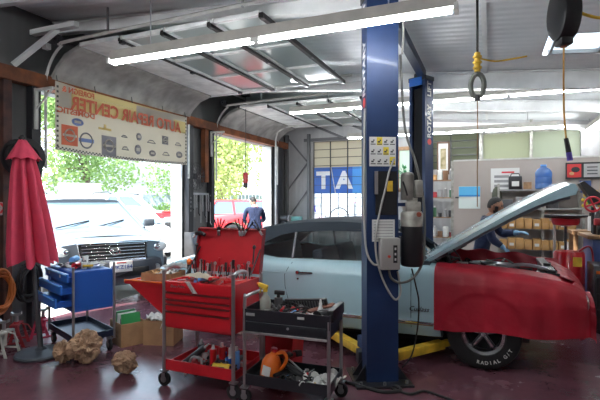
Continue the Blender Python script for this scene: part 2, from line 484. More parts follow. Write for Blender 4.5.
# rust coloured header beam along the left wall
n += 1
b = MB(); b.box((-5.13,3.2,3.08),(.05,16.2,.15)); b.box((-5.21,3.2,3.15),(.20,16.2,.02)); b.box((-5.18,3.2,3.005),(.14,16.2,.015)); struct(b.build('trim_%d'%n, M['rust']))
# steel columns and wood boards of the left wall near the camera
n += 1
b = MB(); b.box((-5.22,3.50,1.53),(.14,.10,3.06)); struct(b.build('trim_%d'%n, mat('rust_column', (.10,.04,.03), .7, col2=(.04,.02,.018), scale=6)))
n += 1
b = MB(); b.box((-5.20,7.50,2.5),(.10,.12,1.1)); struct(b.build('trim_%d'%n, M['rust']))
n += 1
b = MB(); b.box((-5.2,3.86,1.53),(.1,.12,3.06)); b.box((-5.22,7.0,1.53),(.12,.14,3.06)); b.box((-5.2,7.70,1.53),(.12,.10,3.06)); b.box((-5.2,10.85,1.53),(.14,.3,3.06))
struct(b.build('trim_%d'%n, mat('dark_column', (.035,.035,.04), .5, .3)))
n += 1
b = MB()
for k in range(5): b.box((-5.27,1.9,.86+k*.34),(.04,3.0,.325))
struct(b.build('trim_%d'%n, mat('brown_boards', (.30,.12,.06), .7, var=.5, scale=5)))
# white braces and shelf brackets on the wall
n += 1
b = MB(); b.box((-5.05,3.92,3.50),(.07,.07,.07)); b.tube([(-5.2,3.60,3.20),(-4.80,3.93,3.72)],.04,seg=4); b.box((-4.9,3.9,3.69),(.75,.08,.06))
struct(b.build('trim_%d'%n, beamw))
n += 1
b = MB(); b.tube([(-5.22,6.95,3.22),(-4.72,6.95,3.66)],.04,seg=4); b.box((-4.95,6.95,3.69),(.6,.08,.06)); struct(b.build('trim_%d'%n, beamw))
for y in (3.84,7.62):
    n += 1
    b = MB(); b.box((-5.13,y,2.72),(.03,.04,.5)); b.box((-4.98,y,2.95),(.3,.04,.03)); b.tube([(-5.12,y,2.72),(-4.85,y,2.94)],.012,seg=6)
    struct(b.build('trim_%d'%n, M['offwhite']))
# conduit pipe near the far corner
n += 1
struct(MB().tube([(-4.95,10.2,.0),(-4.95,10.2,3.1),(-4.9,10.2,3.3),(-4.7,10.2,3.42),(-4.0,10.2,3.45)],.022,seg=8).build('trim_%d'%n, M['offwhite']))

# ---------------------------------------------------------------- overhead doors, rolled up on their tracks
panelg = mat('door_panel_grey', (.31,.295,.275), .55, var=.35, scale=4, bump=.1, bscale=6)
panell = mat('door_panel_light', (.72,.73,.72), .5, var=.2, scale=5)
dglass = glass('door_glass', (.78,.84,.82), .22, .12, .55)
def overhead_door(num, y0, y1, secs, dz=0):
    ym=(y0+y1)/2; W=y1-y0
    prof = [(-5.12,3.10+dz),(-4.67,3.50+dz)]
    b = MB(); b.use(panelg)
    # two curved bottom sections
    pts = [(-5.10,3.17),(-5.02,3.28+dz/2),(-4.86,3.42+dz),(-4.62,3.50+dz)]
    poly = pts + [(x+.02,z-.045) for x,z in pts[::-1]]
    b.prism(poly,'y',y0,y1,smooth=False)
    b.use(panell)
    b.box((-4.30,ym,3.50+dz),(.62,W,.045))
    door = struct(b.build('door_%d'%num))
    b = MB()   # dark hinged joints between sections
    X = -3.98
    b.box((-4.63,ym,3.482+dz),(.03,W,.03)); b.box((X,ym,3.475+dz),(.035,W,.04))
    for k in range(secs): b.box((X+(k+1)*.62,ym,3.465+dz),(.05,W,.05))
    b.split('section_joint', mat('joint_dark', (.012,.011,.010), .6), door)
    for k in range(secs):
        xa = X+k*.62; xb = xa+.62
        g = MB()
        for j in range(4): g.box(((xa+xb)/2,lerp(y0+.04,y1-.04,j/3),3.495+dz),(.60,.05,.045))
        g.box((xa+.035,ym,3.495+dz),(.035,W,.045)); g.box((xb-.035,ym,3.495+dz),(.035,W,.045))
        s = g.build('section', panell, door)
        g = MB(); g.box(((xa+xb)/2,ym,3.50+dz),(.55,W-.1,.006)); g.build('pane', dglass, s)
    for y in (y0-.05,y1+.05):
        g = MB()
        arc = [(-5.13,y,2.0),(-5.13,y,3.0+dz),(-5.10,y,3.2+dz),(-5.0,y,3.38+dz),(-4.85,y,3.5+dz),(-4.65,y,3.545+dz),(-2.0,y,3.58+dz*.5)]
        P = catmull([Vector(p) for p in arc],4)
        g.tube(P,.022,seg=4)
        g.build('track', M['offwhite'], door)
    g = MB()
    g.cyl((-4.98,y0-.1,3.60+dz),(-4.98,y1+.1,3.60+dz),.018,seg=8)
    for y in (y0,y1): g.cyl((-4.98,y-.05,3.60+dz),(-4.98,y+.02,3.60+dz),.07,seg=16)
    g.build('torsion_bar', M['darkgrey'], door)
    g = MB()
    for k in range(0,secs+1):
        for y in (y0+.05,ym,y1-.05): g.box((X+k*.62,y,3.45+dz),(.05,.06,.03))
    g.split('hinge', M['blackmetal'], door)
    return door
overhead_door(1, 4.02, 6.84, 3)
overhead_door(2, 7.85, 10.62, 3, dz=-.03)
# horizontal members between the bays
n += 1
b = MB(); b.box((-3.5,7.35,3.62),(3.0,.06,.06)); b.box((-3.3,7.12,3.56),(2.9,.05,.05)); struct(b.build('trim_%d'%n, beamw))
n += 1
b = MB()
for x,y in ((-4.1,3.97),(-2.3,3.97),(-4.1,6.9),(-2.3,6.9),(-4.1,7.8),(-2.2,7.8),(-2.2,10.67)): b.box((x,y,(3.55+roof(x))/2),(.02,.02,roof(x)-3.55))
struct(b.build('trim_%d'%n, M['steel']))

# ---------------------------------------------------------------- lamps
tubeem = mat('lit_tube', (1,1,1), .4, emit=(.93,.97,1), estr=112)
houswm = mat('lamp_housing', (.42,.40,.36), .5, var=.1)
def lamp(label, p, L, ax='x', tubes=1, group=None, power=60, n_=2, sl=0):
    """a suspended fluorescent fixture: p = centre of its lower edge"""
    t = thing('fluorescent_lamp', label, 'lamp', p, 0 if ax == 'x' else 90, group)
    if sl: t.rotation_euler.y = sl
    b = MB(); b.prism([(-.030,.125),(.030,.125),(.036,.03),(-.036,.03)],'x',-L/2,L/2); b.build('housing', houswm, t)
    b = MB()
    for s in (-L/2,L/2): b.box((s,0,.02),(.03,.12,.05))
    b.box((0,0,.015),(.08,.07,.04)); b.split('lamp_holder', M['offwhite'], t)
    for k in range(n_):
        a = -L/2+.03+k*(L/n_); c_ = a+L/n_-.06
        b = MB(); b.cyl((a,0,0),(c_,0,0),.0115,seg=10); b.build('tube', tubeem, t)
    b = MB()
    for s in (-L*.35,L*.35):
        q = p[0]+s if ax == 'x' else p[0]
        b.cyl((s,0,.1),(s,0,roof(q)-p[2]-.02),.006,seg=6)
    b.split('hanger', M['steel'], t)
    return t

TY = 3.46
lamp('long fluorescent lamp of two tubes, hanging in front of the near blue lift post', (-1.87,TY,2.975), 3.3, sl=0)
lamp('long fluorescent lamp hanging between the two lift posts, above the car roof', (-.95,7.6,3.19), 4.9, n_=4)
lamp('fluorescent lamp in the far row, hanging above the beige partition and grid window', (-.85,10.3,3.06), 4.5, n_=3)
lamp('fluorescent lamp running lengthwise at the right edge, beyond the reel cord', (1.95,10.1,3.08), 2.9, ax='y', n_=2)
for p in ((-2.2,.6,3.25),(-1.5,-2.0,3.2),(2.9,3.6,3.0)):  # unseen lamps, put in to brighten the foreground
    lamp('fluorescent fill lamp added around the photographer, out of the photo', p, 2.44 if p[0] > 0 else 3.6, n_=2, group='lamps behind the photographer')
# ================================================================ THE CUTLASS-TYPE COUPE
# car frame: x forward from the front axle, y across (- = near side), z up from the floor
CAR = (-.05, 5.46)
paint = mat('pale_blue_paint', (.40,.60,.66), .22, coat=.6, var=.05, scale=2)
vinyl = mat('vinyl_top', (.018,.028,.040), .8, bump=.15, bscale=120)
car = thing('vintage_coupe', 'pale blue two-door coupe with dark vinyl top and raised hood, between the lift posts', 'car', (CAR[0],CAR[1],0))
#        x     zs    w(shoulder) wm(mid) zb(bottom)  crown
BT = [(-3.93,.64,.62,.66,.42,.66),(-3.86,.74,.80,.84,.34,.77),(-3.65,.82,.86,.91,.30,.86),(-3.3,.92,.88,.94,.27,.965),(-2.75,.965,.885,.955,.24,1.0),(-2.45,.955,.885,.955,.23,1.0),(-2.2,.925,.88,.955,.22,.97),
      (-1.6,.93,.88,.955,.22,.97),(-.9,.94,.885,.955,.23,.99),(-.45,.935,.885,.955,.24,.965),(0,.925,.885,.955,.27,.955),(.35,.905,.88,.95,.33,.935),(.60,.87,.86,.94,.40,.90),(.76,.82,.80,.89,.46,.85),(.85,.76,.72,.80,.49,.79),(.885,.68,.60,.68,.50,.71)]
def halfsec(x):
    zs,w,wm,zb,cr = interp(x,BT)
    m = zb+(zs-zb)*.55
    return [(0,zb),(wm*.86,zb),(wm*.95,zb+.03),(wm*.985,zb+.12),(wm,zb+.25*(zs-zb)+.02),(wm*1.005,m),(wm*.995,zs-.13),(wm*.975,zs-.055),(w*.99+.02,zs-.015),(w*.96,zs),(w*.80,lerp(zs,cr,.45)),(w*.45,lerp(zs,cr,.85)),(0,cr)]
def full(x):
    h = halfsec(x)
    return [(x,-y,z) for y,z in h] + [(x,y,z) for y,z in h[-2:0:-1]]
b = MB()
xs = sorted(set([q[0] for q in BT]+[lerp(-3.85,.85,i/34) for i in range(35)]))
b.loft([full(x) for x in xs])
body = b.build('body', paint, car)
cuts = []
for wx in (0,-2.845):
    for s in (-1,1):
        k = MB(); k.cyl((wx,s*.66,.34),(wx,s*1.1,.34),.385,seg=40); cuts.append(k.build('k'))
k = MB(); k.box((.09,0,.9),(1.16,1.30,.9)); cuts.append(k.build('k'))
k = MB(); k.box((-1.72,0,.9),(1.75,1.50,.95)); cuts.append(k.build('k'))
cut(body, cuts)
# liners: dark wheel wells, engine bay walls and cabin floor
b = MB()
for wx in (0,-2.845):
    for s in (-1,1): b.box((wx,s*.70,.45),(.80,.02,.40)); 
b.box((.09,0,.40),(1.15,1.28,.03)); b.box((-.49,0,.7),(.02,1.28,.55)); b.box((.66,0,.66),(.02,1.28,.45))
for s in (-1,1): b.box((.09,s*.64,.66),(1.14,.012,.5))
b.split('inner_panel', mat('bay_black', (.02,.02,.022), .6), car)
# greenhouse shell
def gsec(x, k=0.0):
    """roof section at x: returns closed loop; k shrinks inward"""
    T = [(-3.20,.97,.60,.80),(-3.0,1.05,.60,.80),(-2.75,1.17,.60,.80),(-2.5,1.275,.61,.80),(-2.2,1.34,.62,.80),(-1.9,1.375,.63,.81),(-1.5,1.39,.63,.81),(-1.15,1.375,.63,.81),(-.98,1.335,.62,.81),(-.80,1.20,.64,.81),(-.60,1.05,.68,.81),(-.50,.97,.72,.81)]
    zt,wt,wb = interp(x,T); zt -= k; wt -= k; wb -= k; z0 = .93 if not k else .86
    return zt,wt,wb,z0
def gloop(x,k=0):
    zt,wt,wb,z0 = gsec(x,k)
    h = zt-z0
    P = [(wb,z0),(lerp(wb,wt,.45),z0+h*.45),(lerp(wb,wt,.85),z0+h*.80),(wt*.98,z0+h*.93),(wt*.82,z0+h*.985),(wt*.45,zt)]
    return [(x,-y,z) for y,z in P] + [(x,y,z) for y,z in P[::-1]]
b = MB(); gx = [-3.20,-3.0,-2.75,-2.5,-2.35,-2.2,-2.05,-1.9,-1.7,-1.5,-1.3,-1.15,-.98,-.80,-.60,-.50]
b.loft([gloop(x) for x in gx])
gh = b.build('roof', vinyl, car)
k1 = MB(); k1.loft([gloop(x,.035) for x in gx[1:-1]]); cuts=[k1.build('k')]
side = [(-2.58,.965),(-2.50,1.02),(-2.36,1.12),(-2.20,1.19),(-2.0,1.235),(-1.6,1.255),(-1.2,1.255),(-1.08,1.23),(-.72,.95),(-.72,.90),(-2.35,.90),(-2.48,.93)]
k1 = MB(); k1.prism(side,'y',-1.2,1.2); cuts.append(k1.build('k'))
k1 = MB(); k1.prism([(-.93,1.27),(-.3,1.27),(-.3,.80),(-.64,.96),(-.66,1.0)],'y',-.60,.60); cuts.append(k1.build('k'))
k1 = MB(); k1.prism([(-3.4,.99),(-3.05,.99),(-2.72,1.14),(-2.72,1.4),(-3.4,1.4)],'y',-.45,.45); cuts.append(k1.build('k'))
cut(gh, cuts)
cg = glass('car_glass', (.55,.63,.62), .10, .02)
b = MB()
for s in (-1,1):
    def gy(z): return lerp(.79,.635,min(1,max(0,(z-.93)/.40)))
    def poly(pts):
        v = [b.bm.verts.new((x,s*gy(z),z)) for x,z in pts]; f = b.bm.faces.new(v); b._fin([f])
    poly([(-2.55,.96),(-2.36,1.12),(-2.20,1.19),(-2.02,1.23),(-2.02,.90),(-2.35,.90)])
    poly([(-2.00,1.23),(-1.6,1.25),(-1.2,1.25),(-1.08,1.225),(-.74,.95),(-.74,.90),(-2.00,.90)])
b.split('side_glass', cg, car)
b = MB(); b.surf(lambda u,v:(lerp(-.55,-.95,v)-.10*(2*u-1)**2, lerp(-.66,.66,u), lerp(.97,1.30,v)),9,3); b.build('windshield', cg, car)
b = MB(); b.surf(lambda u,v:(lerp(-3.08,-2.7,v), lerp(-.45,.45,u), lerp(1.0,1.17,v)),5,3); b.build('rear_window', cg, car)
# chrome: window bar, drip rail, beltline, side mouldings
b = MB()
for s in (-1,1):
    b.box((-2.01,s*.725,1.07),(.022,.02,.34),rot=(s*R(21),0,0))
    b.tube([(-2.58,s*.80,.955),(-2.34,s*.815,.912),(-.75,s*.83,.915)],.007,seg=5)
    b.tube([(x,s*(gsec(x)[1]+.03),z+.006) for x,z in ((-2.50,1.03),(-2.36,1.125),(-2.20,1.197),(-2.0,1.243),(-1.6,1.265),(-1.2,1.265),(-1.07,1.24),(-.74,.97))],.006,seg=5)
b.split('window_trim', mat('trim_dark_chrome', (.25,.26,.28), .25, .9), car)
b = MB()
for s in (-1,1):
    for x0,x1 in ((-2.42,-.43),(.45,.75)):
        n_=12; P=[]
        for i in range(n_+1):
            x = lerp(x0,x1,i/n_); P.append((x, s*(interp(x,BT)[2]*.999+.004), .405))
        b.tube(P,.011,seg=5)
b.split('side_moulding', M['chrome'], car)
b = MB()
for s in (-1,1): b.tube([(-2.42,s*.958,.385),(-1.4,s*.960,.385),(-.45,s*.958,.385)],.006,seg=4)
b.split('moulding_insert', mat('brown_insert', (.22,.12,.07), .6), car)
# shut lines of the door, built as fine dark strips in the gap
b = MB()
def onside(x,z,s=-1,e=.002):
    h = halfsec(x)[1:10]
    for i in range(len(h)-1):
        if h[i][1] <= z <= h[i+1][1]:
            t=(z-h[i][1])/(h[i+1][1]-h[i][1]+1e-9); return (x,s*(lerp(h[i][0],h[i+1][0],t)+e),z)
    return (x,s*(h[-1][0]+e),z)
for s in (-1,1):
    b.tube([onside(-.66,z,s,-.001) for z in (.25,.35,.45,.6,.7,.8,.87,.92)],.004,seg=4)
    b.tube([onside(x,z,s,-.001) for x,z in ((-1.86,.25),(-1.90,.35),(-1.98,.5),(-2.02,.65),(-2.03,.78),(-1.99,.86),(-1.96,.91))],.004,seg=4)
    b.tube([onside(x,.262,s,-.001) for x in (-1.86,-1.5,-1.1,-.66)],.003,seg=4)
b.split('door_gap', M['dark'], car)
b = MB()
for s in (-1,1):
    p = onside(-1.88,.815,s,.012); q = onside(-1.70,.815,s,.012)
    b.tube([p,q],.008,seg=6); b.cyl(onside(-1.87,.815,s,-.01),onside(-1.87,.815,s,.03),.019,seg=12); b.cyl(onside(-1.87,.745,s,-.01),onside(-1.87,.745,s,.006),.011,seg=10)
b.split('door_handle', MATS['trim_dark_chrome'], car)
# upper body crease of the rear quarter
b = MB()
for s in (-1,1): b.tube([onside(x,z,s,0) for x,z in ((-3.0,.90),(-2.75,.88),(-2.5,.84),(-2.3,.80),(-2.1,.80))],.004,seg=4)
b.split('quarter_crease', paint, car)
text('script_badge','Cutlass',.065,M['blackmetal'],car,(-.585,-.962,.535),ext=.003,shear=.35,sx=1.0)
# bumpers
for nm,xx,d in (('front_bumper',.76,1),('rear_bumper',-3.93,-1)):
    b = MB(); P=[]
    for i in range(15):
        y = lerp(-.80,.80,i/14); P.append((xx+d*(.06-.16*abs(y/.92)**4), y, .47))
    b.surf(lambda u,v:(P[round(u*14)][0]+d*.045*math.sin(PI*v), P[round(u*14)][1]*(1+.01*math.sin(PI*v)), .41+.14*v),15,7)
    b.solidify(.01); b.build(nm, M['chrome'], car)
b = MB()
for s in (-1,1):
    for y in (.52,.70): b.lathe([(0,.02),(.05,.018),(.075,.005),(.085,-.02),(.08,-.05)],(.86,s*y,.66),ax='x',seg=18)
b.split('headlight', M['silver'], car)
b = MB()
for s in (-1,1):
    for k in range(9): b.box((.88,s*(.06+k*.04),.66),(.02,.012,.16))
b.build('grille', M['silver'], car)
# undercarriage and exhaust
b = MB(); b.box((-1.5,0,.24),(2.0,1.5,.06)); b.tube([(-.4,-.3,.2),(-2.2,-.35,.2),(-3.9,-.45,.25)],.03,seg=8); b.box((-1.45,.6,.2),(2.5,.12,.10)); b.box((-1.45,-.6,.2),(2.5,.12,.10))
b.build('chassis', mat('underside', (.02,.018,.016), .8), car)
# wheels with raised white letters
darkrim = mat('rim_dark', (.10,.10,.11), .4, .6)
whs = []
for wx in (0,-2.845):
    for s in (-1,1):
        w_ = wheel(car,(wx,s*.80,.335),.335,.215,s,rim_m=darkrim,rimr=.19)
        b = MB(); b.lathe([(.150,s*.085),(.160,s*.105),(.188,s*.112),(.192,s*.10)],ax='y',seg=36,cap=False)
        for k in range(5):
            a = 2*PI*k/5+PI/2; q = Euler((0,-a,0)).to_matrix().to_4x4()
            b.box((math.cos(a)*.085,s*.062,math.sin(a)*.085),(.13,.02,.02),rot=q,bev=.004)
        b.cyl((0,s*.05,0),(0,s*.085,0),.032,.022,seg=14)
        b.build('trim_ring', M['chrome'], w_)
        whs.append((w_,s,wx))
wt = mat('tyre_letters', (.65,.65,.62), .7)
for w_,s,wx in whs:
    if s < 0:
        for st,a0 in (('RADIAL G/T',270),):
            L = list(st); 
            for i,ch in enumerate(L):
                if ch == ' ': continue
                a = R(a0+(i-(len(L)-1)/2)*8+26)
                text('tyre_letter',ch,.044,wt,w_,(math.cos(a)*.262,-.1085,math.sin(a)*.262),rot=(PI/2,-(a+PI/2) ,0),ext=.002,bold=.001)
# interior
seatm = mat('interior_blue_vinyl', (.05,.075,.11), .6)
b = MB()
def seat(x,y,w):
    b.box((x,y,.50),(.52,w,.16),bev=.04); b.box((x-.27,y,.78),(.15,w,.52),rot=(0,R(-12),0),bev=.05)
seat(-1.45,-.36,.58); seat(-1.45,.36,.58); seat(-2.25,0,1.25)
b.split('seat', seatm, car)
b = MB(); b.box((-.72,0,.80),(.28,1.44,.22),bev=.04); b.box((-1.72,0,.44),(1.7,1.45,.03)); b.build('dashboard', M['darkgrey'], car)
b = MB(); b.tube([(-1.02+.05*math.cos(a),.36+.19*math.sin(a)*1,.90+.18*math.cos(a)) for a in [2*PI*k/24 for k in range(24)]],.012,closed=True,seg=6); b.cyl((-.85,.36,.85),(-1.02,.36,.90),.02); b.build('steering_wheel', M['black'], car)
b = MB(); b.tube([(-1.16,.0,1.33),(-1.13,0,1.27)],.006); b.box((-1.13,0,1.245),(.02,.22,.055),bev=.008); b.build('rear_view_mirror', M['blackmetal'], car)
# ---- engine bay contents
eng = MB(); eng.box((.05,0,.60),(.62,.36,.36),bev=.03); eng.box((.38,0,.62),(.08,.46,.30),bev=.02)
eng = eng.build('engine', M['darkgrey'], car)
b = MB(); b.lathe([(.0,.11),(.05,.115),(.18,.10),(.19,.085),(.19,.03),(.175,.015),(0,.01)],(.02,0,.80)); b.tube([(.1,-.12,.86),(.3,-.22,.86),(.42,-.25,.80)],.035,seg=8); b.build('air_cleaner', mat('gunmetal',(.12,.12,.13),.35,.7), eng)
b = MB()
for s in (-1,1): b.box((.05,s*.25,.76),(.56,.13,.09),rot=(s*R(-25),0,0),bev=.02)
b.split('valve_cover', mat('engine_bronze',(.20,.13,.05),.4,.5), eng)
b = MB(); b.lathe([(.0,-.02),(.09,-.02),(.09,.02),(0,.02)],(.47,-.05,.66),ax='x'); b.lathe([(.0,-.02),(.06,-.02),(.06,.02),(0,.02)],(.47,-.24,.76),ax='x'); b.tube([(.47,-.05,.75),(.47,-.22,.825),(.47,-.30,.75),(.47,-.10,.57)],.01,closed=True,seg=5); b.build('belt_pulley', M['steel'], eng)
b = MB(); b.cyl((.30,-.30,.76),(.46,-.30,.76),.075,seg=18); b.lathe([(.075,0),(.05,.03),(0,.03)],(.46,-.30,.76),ax='x'); b.build('alternator', M['silver'], eng)
b = MB(); b.box((.60,0,.70),(.06,.95,.38)); b.use(M['blackmetal']).box((.60,0,.905),(.09,1.0,.035),bev=.008); b.cyl((.60,-.2,.91),(.60,-.2,.95),.035); b.build('radiator', M['blackmetal'], car)
b = MB(); b.box((.42,-.50,.78),(.24,.17,.19),bev=.01); b.use(M['silver'])
for dx in (-.07,.07): b.cyl((.42+dx,-.50,.87),(.42+dx,-.50,.905),.015)
b.build('battery', M['black'], car)
b = MB()
rnd = random.Random(3)
for k in range(16):
    x=rnd.uniform(-.4,.35); y=rnd.uniform(-.55,.3); z=rnd.uniform(.78,.90)
    P=[(x+rnd.uniform(-.12,.12)*j, y+rnd.uniform(-.1,.1)*j, z+rnd.uniform(-.03,.05)) for j in range(4)]
    b.tube(P,rnd.choice((.008,.012,.018)),seg=6,spline=4)
b.split('engine_hose', M['rubber'], car)
b = MB(); b.tube([(.12,-.60,.93),(.35,-.56,.97),(.56,-.50,.93),(.58,-.42,.88)],.016,spline=4,seg=6); b.cyl((-.38,-.52,.84),(-.24,-.52,.86),.07,seg=14); b.box((-.1,-.50,.86),(.16,.12,.10),bev=.02); b.box((.2,-.48,.86),(.10,.08,.07),bev=.01); b.cyl((-.42,.1,.95),(-.32,-.2,.965),.012); b.build('brake_booster', M['steel'], car)
b = MB(); b.tube([(-.05,-.2,.90),(.1,-.33,.94),(.26,-.33,.93)],.02,spline=4,seg=7); b.box((.02,-.36,.89),(.20,.05,.05),rot=(0,R(-14),R(15)),bev=.01); b.box((-.22,-.3,.9),(.12,.09,.06),bev=.01); b.build('bracket', M['silver'], car)
# hood, raised on its hinges
hp = [(-.60,.955),(-.45,1.05),(-.10,1.27),(.27,1.495),(.50,1.625),(.66,1.71),(.735,1.745),(.775,1.745),(.80,1.70)]
hu = [(-.58,.925),(-.43,1.018),(-.08,1.235),(.29,1.455),(.50,1.56),(.62,1.60),(.69,1.625),(.745,1.64),(.785,1.65)]
hp = [tuple(v) for v in catmull([Vector((x,0,z)) for x,z in hp],3)]; hu = [tuple(v) for v in catmull([Vector((x,0,z)) for x,z in hu],3)]
b = MB()
def hy(i): t=i/(len(hp)-1); return lerp(.74,.69,t)
N = 13
def hs(i, src, inset):
    row=[]
    nx,nz = -.5,.86
    for j in range(N):
        u = 2*j/(N-1)-1; w_ = hy(i)-inset; crown = .03*(1-u*u) + .025*max(0,1-abs(abs(u)-.45)/.12)
        p = src[i]; row.append((p[0]+nx*crown, u*w_, p[2]+nz*crown))
    return row
secs = []
for i in range(len(hp)):
    top = hs(i,hp,0); bot = hs(i,hu,.015)
    secs.append(top+bot[::-1])
b.loft(secs)
hood = b.build('hood', paint, car)
b = MB()
for s in (-1,1):
    b.tube([(hu[i][0]-.0,s*(hy(i)-.09),hu[i][2]-.012) for i in range(2,len(hu)-3)],.02,seg=4)
for k in (5,10,15): b.tube([(hu[k][0],-.6,hu[k][2]-.005),(hu[k][0],.6,hu[k][2]-.005)],.018,seg=4)
b.tube([(hu[5][0],-.55,hu[5][2]-.005),(hu[18][0],.0,hu[18][2]-.01),(hu[5][0],.55,hu[5][2]-.005)],.02,seg=4)
b.build('hood_brace', mat('hood_underside',(.20,.28,.31),.5), hood)
b = MB()
for s in (-1,1):
    b.tube([(-.40,s*.66,.93),(-.47,s*.66,1.0),(-.34,s*.66,1.06)],.014,seg=6); b.tube([(-.28,s*.66,.90),(-.36,s*.66,1.09)],.012,seg=6)
    b.tube([(-.40,s*.66,.93),(-.22,s*.66,1.02),(-.30,s*.66,1.12)],.010,seg=6)
b.split('hood_hinge', M['blackmetal'], hood)
# cowl with wipers
b = MB(); b.tube([(-.53,-.55,1.01),(-.60,-.1,1.03)],.008); b.tube([(-.53,.1,1.01),(-.60,.55,1.03)],.008); b.split('wiper', M['blackmetal'], car)

# ---------------------------------------------------------------- red fender covers lying on the car
redc = mat('red_cover_cloth', (.33,.004,.018), .55, var=.2, scale=2.5, bump=.12, bscale=25)
def side_pt(x, t, s):
    """t 0 at the engine bay edge .. 1 at the hem; follows the body skin"""
    h = halfsec(min(x,.875)); zs = h[9][1]
    path = [(.63 if x<.62 else h[10][0]*.9, interp(min(x,.875),BT)[4]*.0+lerp(zs,interp(min(x,.875),BT)[4],.5)+.004)] + [h[i] for i in (10,9,8,7,6,5,4)] 
    if s > 0: path = [(.55,.76),(.585,.90),(.61,path[0][1]+.035)]+path
    lastw = path[-1]; path.append((lastw[0]*1.0, .355+.015*(x+.45)))
    L=[0]
    for i in range(1,len(path)): L.append(L[-1]+math.hypot(path[i][0]-path[i-1][0],path[i][1]-path[i-1][1]))
    d=t*L[-1]
    for i in range(len(path)-1):
        if d <= L[i+1]+1e-9:
            k=(d-L[i])/max(1e-9,L[i+1]-L[i]); return lerp(path[i][0],path[i+1][0],k), lerp(path[i][1],path[i+1][1],k)
    return path[-1]
def cover(s, nx=70, nt=44, hem=1.0, x0=-.44, x1=.95):
    b = MB()
    def f(u,v):
        x = lerp(x0,x1,u); y,z = side_pt(x, v*hem, s)
        off = .020+.004*math.sin(x*31+2*v)+.003*math.sin(x*13)*v
        off += .006*max(0,1-abs(x-.0)/.012)+.005*max(0,1-abs(x-.27)/.012)        # stitched seams
        if z < .72:
            d = math.hypot(x,z-.34); 
            if d < .39: off -= .011*min(1,(.39-d)/.03)
        if v > .93: off += .004*math.sin(x*40)
        z += .012*math.sin(x*9+1)*(v>.97)
        # draped corner past the nose
        if x > .81:
            k=(x-.81)/.14; z -= .05*k*k*v; off += .02*k*v+.012*math.sin(v*20)*k
        if s > 0: off += .012*math.sin(x*23+v*9)*(v<.5); z += .014*math.sin(x*17+2)*(v<.5)
        return (min(x,.925), s*(y+off), z+(.012 if v<.3 else .004))
    b.surf(f,nx,nt); b.solidify(.004)
    return b
t = cover(-1).build('fender_cover', redc, None, (CAR[0],CAR[1],0)); tag(t,'long red cloth cover draped over the near front fender, hem above the wheel','fender cover')
t = cover(1,40,24,.55,-.40,.80).build('fender_cover', redc, None, (CAR[0],CAR[1],0)); tag(t,'red cloth cover on the far fender, beyond the open engine bay','fender cover')
b = MB()
def nose(u,v):
    y = lerp(-.76,.76,u); a = abs(y)/.76
    xe = .895-.14*a**3
    P = [(.66,.925),(.76,.895),(xe-.04,.84),(xe+.01,.76),(xe+.05,.62),(xe+.06,.52),(xe+.05,.38)]
    k = v*(len(P)-1); i=min(int(k),len(P)-2); tt=k-i
    x = lerp(P[i][0],P[i+1][0],tt); z=lerp(P[i][1],P[i+1][1],tt)-.035*a
    return (x+.012*math.sin(y*17)*v+.006*math.sin(y*40+v*5), y, z+.012*math.sin(y*11)*(v>.9)+.008*math.sin(y*14)*(1-v))
b.surf(nose,56,30); b.solidify(.004)
t = b.build('fender_cover', redc, None, (CAR[0],CAR[1],0)); tag(t,'red cloth cover hanging over the front grille and nose of the coupe','fender cover')
# ================================================================ TWO-POST LIFT
sticker = mat('sticker_white', (.62,.62,.60), .5)
def lift_post(label, loc, rz, wide_text):
    t = thing('lift_post', label, 'car lift', loc, rz, 'two-post lift columns')
    H = 3.42; w=.14; d=.10
    b = MB()
    b.prism([(-w,-d),(w,-d),(w,d),(w-.05,d),(w-.05,d-.012),(w-.012,d-.012),(w-.012,-d+.012),(-w+.012,-d+.012),(-w+.012,d-.012),(-w+.05,d-.012),(-w+.05,d),(-w,d)],'z',.02,H)
    b.build('column', M['lift'], t)
    b = MB(); b.box((0,.03,.01),(.50,.46,.02)); 
    b.use(M['blackmetal'])
    b.build('base_plate', mat('oily_steel',(.05,.05,.055),.45,.5,var=.4), t)
    for s in (-1,1):
        b = MB(); b.prism([(s*w,.02),(s*(w+.09),.02),(s*w,.16)],'y',-.06,-.045); b.build('gusset', M['lift'] if wide_text else M['blackmetal'], t)
        b = MB(); b.prism([(s*w,.02),(s*(w+.09),.02),(s*w,.16)],'y',.07,.085); b.build('gusset', M['blackmetal'], t)
    for x,y in ((-.2,-.15),(.2,-.15),(-.2,.2),(.2,.2),(0,-.17)):
        MB().cyl((x,y,.02),(x,y,.045),.014,seg=6).build('anchor_bolt', M['steel'], t)
    b = MB(); b.box((0,.055,.42),(.20,.09,.62),bev=.006); b.box((0,.15,.16),(.34,.12,.12),bev=.006); b.build('carriage', M['blackmetal'], t)
    b = MB(); b.box((0,0,H-.02),(.30,.22,.06)); b.cyl((-.05,.06,H+.03),(.05,.06,H+.03),.05,seg=16); b.build('top_pulley', M['blackmetal'], t)
    if wide_text:
        MB().box((-.01,.085,2.3),(.15,.012,1.9)).build('slot_cover', M['dark'], t); MB().box((.02,.10,H-.06),(.22,.05,.12),bev=.01).build('cable_guard', M['blue'], t)
    # vertical lettering on the flange, reading upwards
    s = -1
    for txt,z,c in (('ROTARY',2.76,sticker),('LIFT',3.24,sticker)):
        o = text('lettering', txt, .125, c, t, (s*(w+.0015),-.005,z), ext=.0008, bold=.004)
        # text x axis -> +z, text normal -> s * local x
        X_ = Vector((0,0,1)); Z_ = Vector((s,0,0)); Y_ = Z_.cross(X_)
        o.rotation_euler = Matrix((X_,Y_,Z_)).transposed().to_euler()
    b = MB(); b.cyl((s*(w),-.005,2.46),(s*(w+.002),-.005,2.46),.045,seg=18); b.build('red_emblem', mat('emblem_red',(.6,.03,.03),.4), t)
    return t
LOCK = 'near lift'
p1 = lift_post('tall blue lift post in front of the car, with grey control box and cables', (-.90,3.97,0), 28, False)
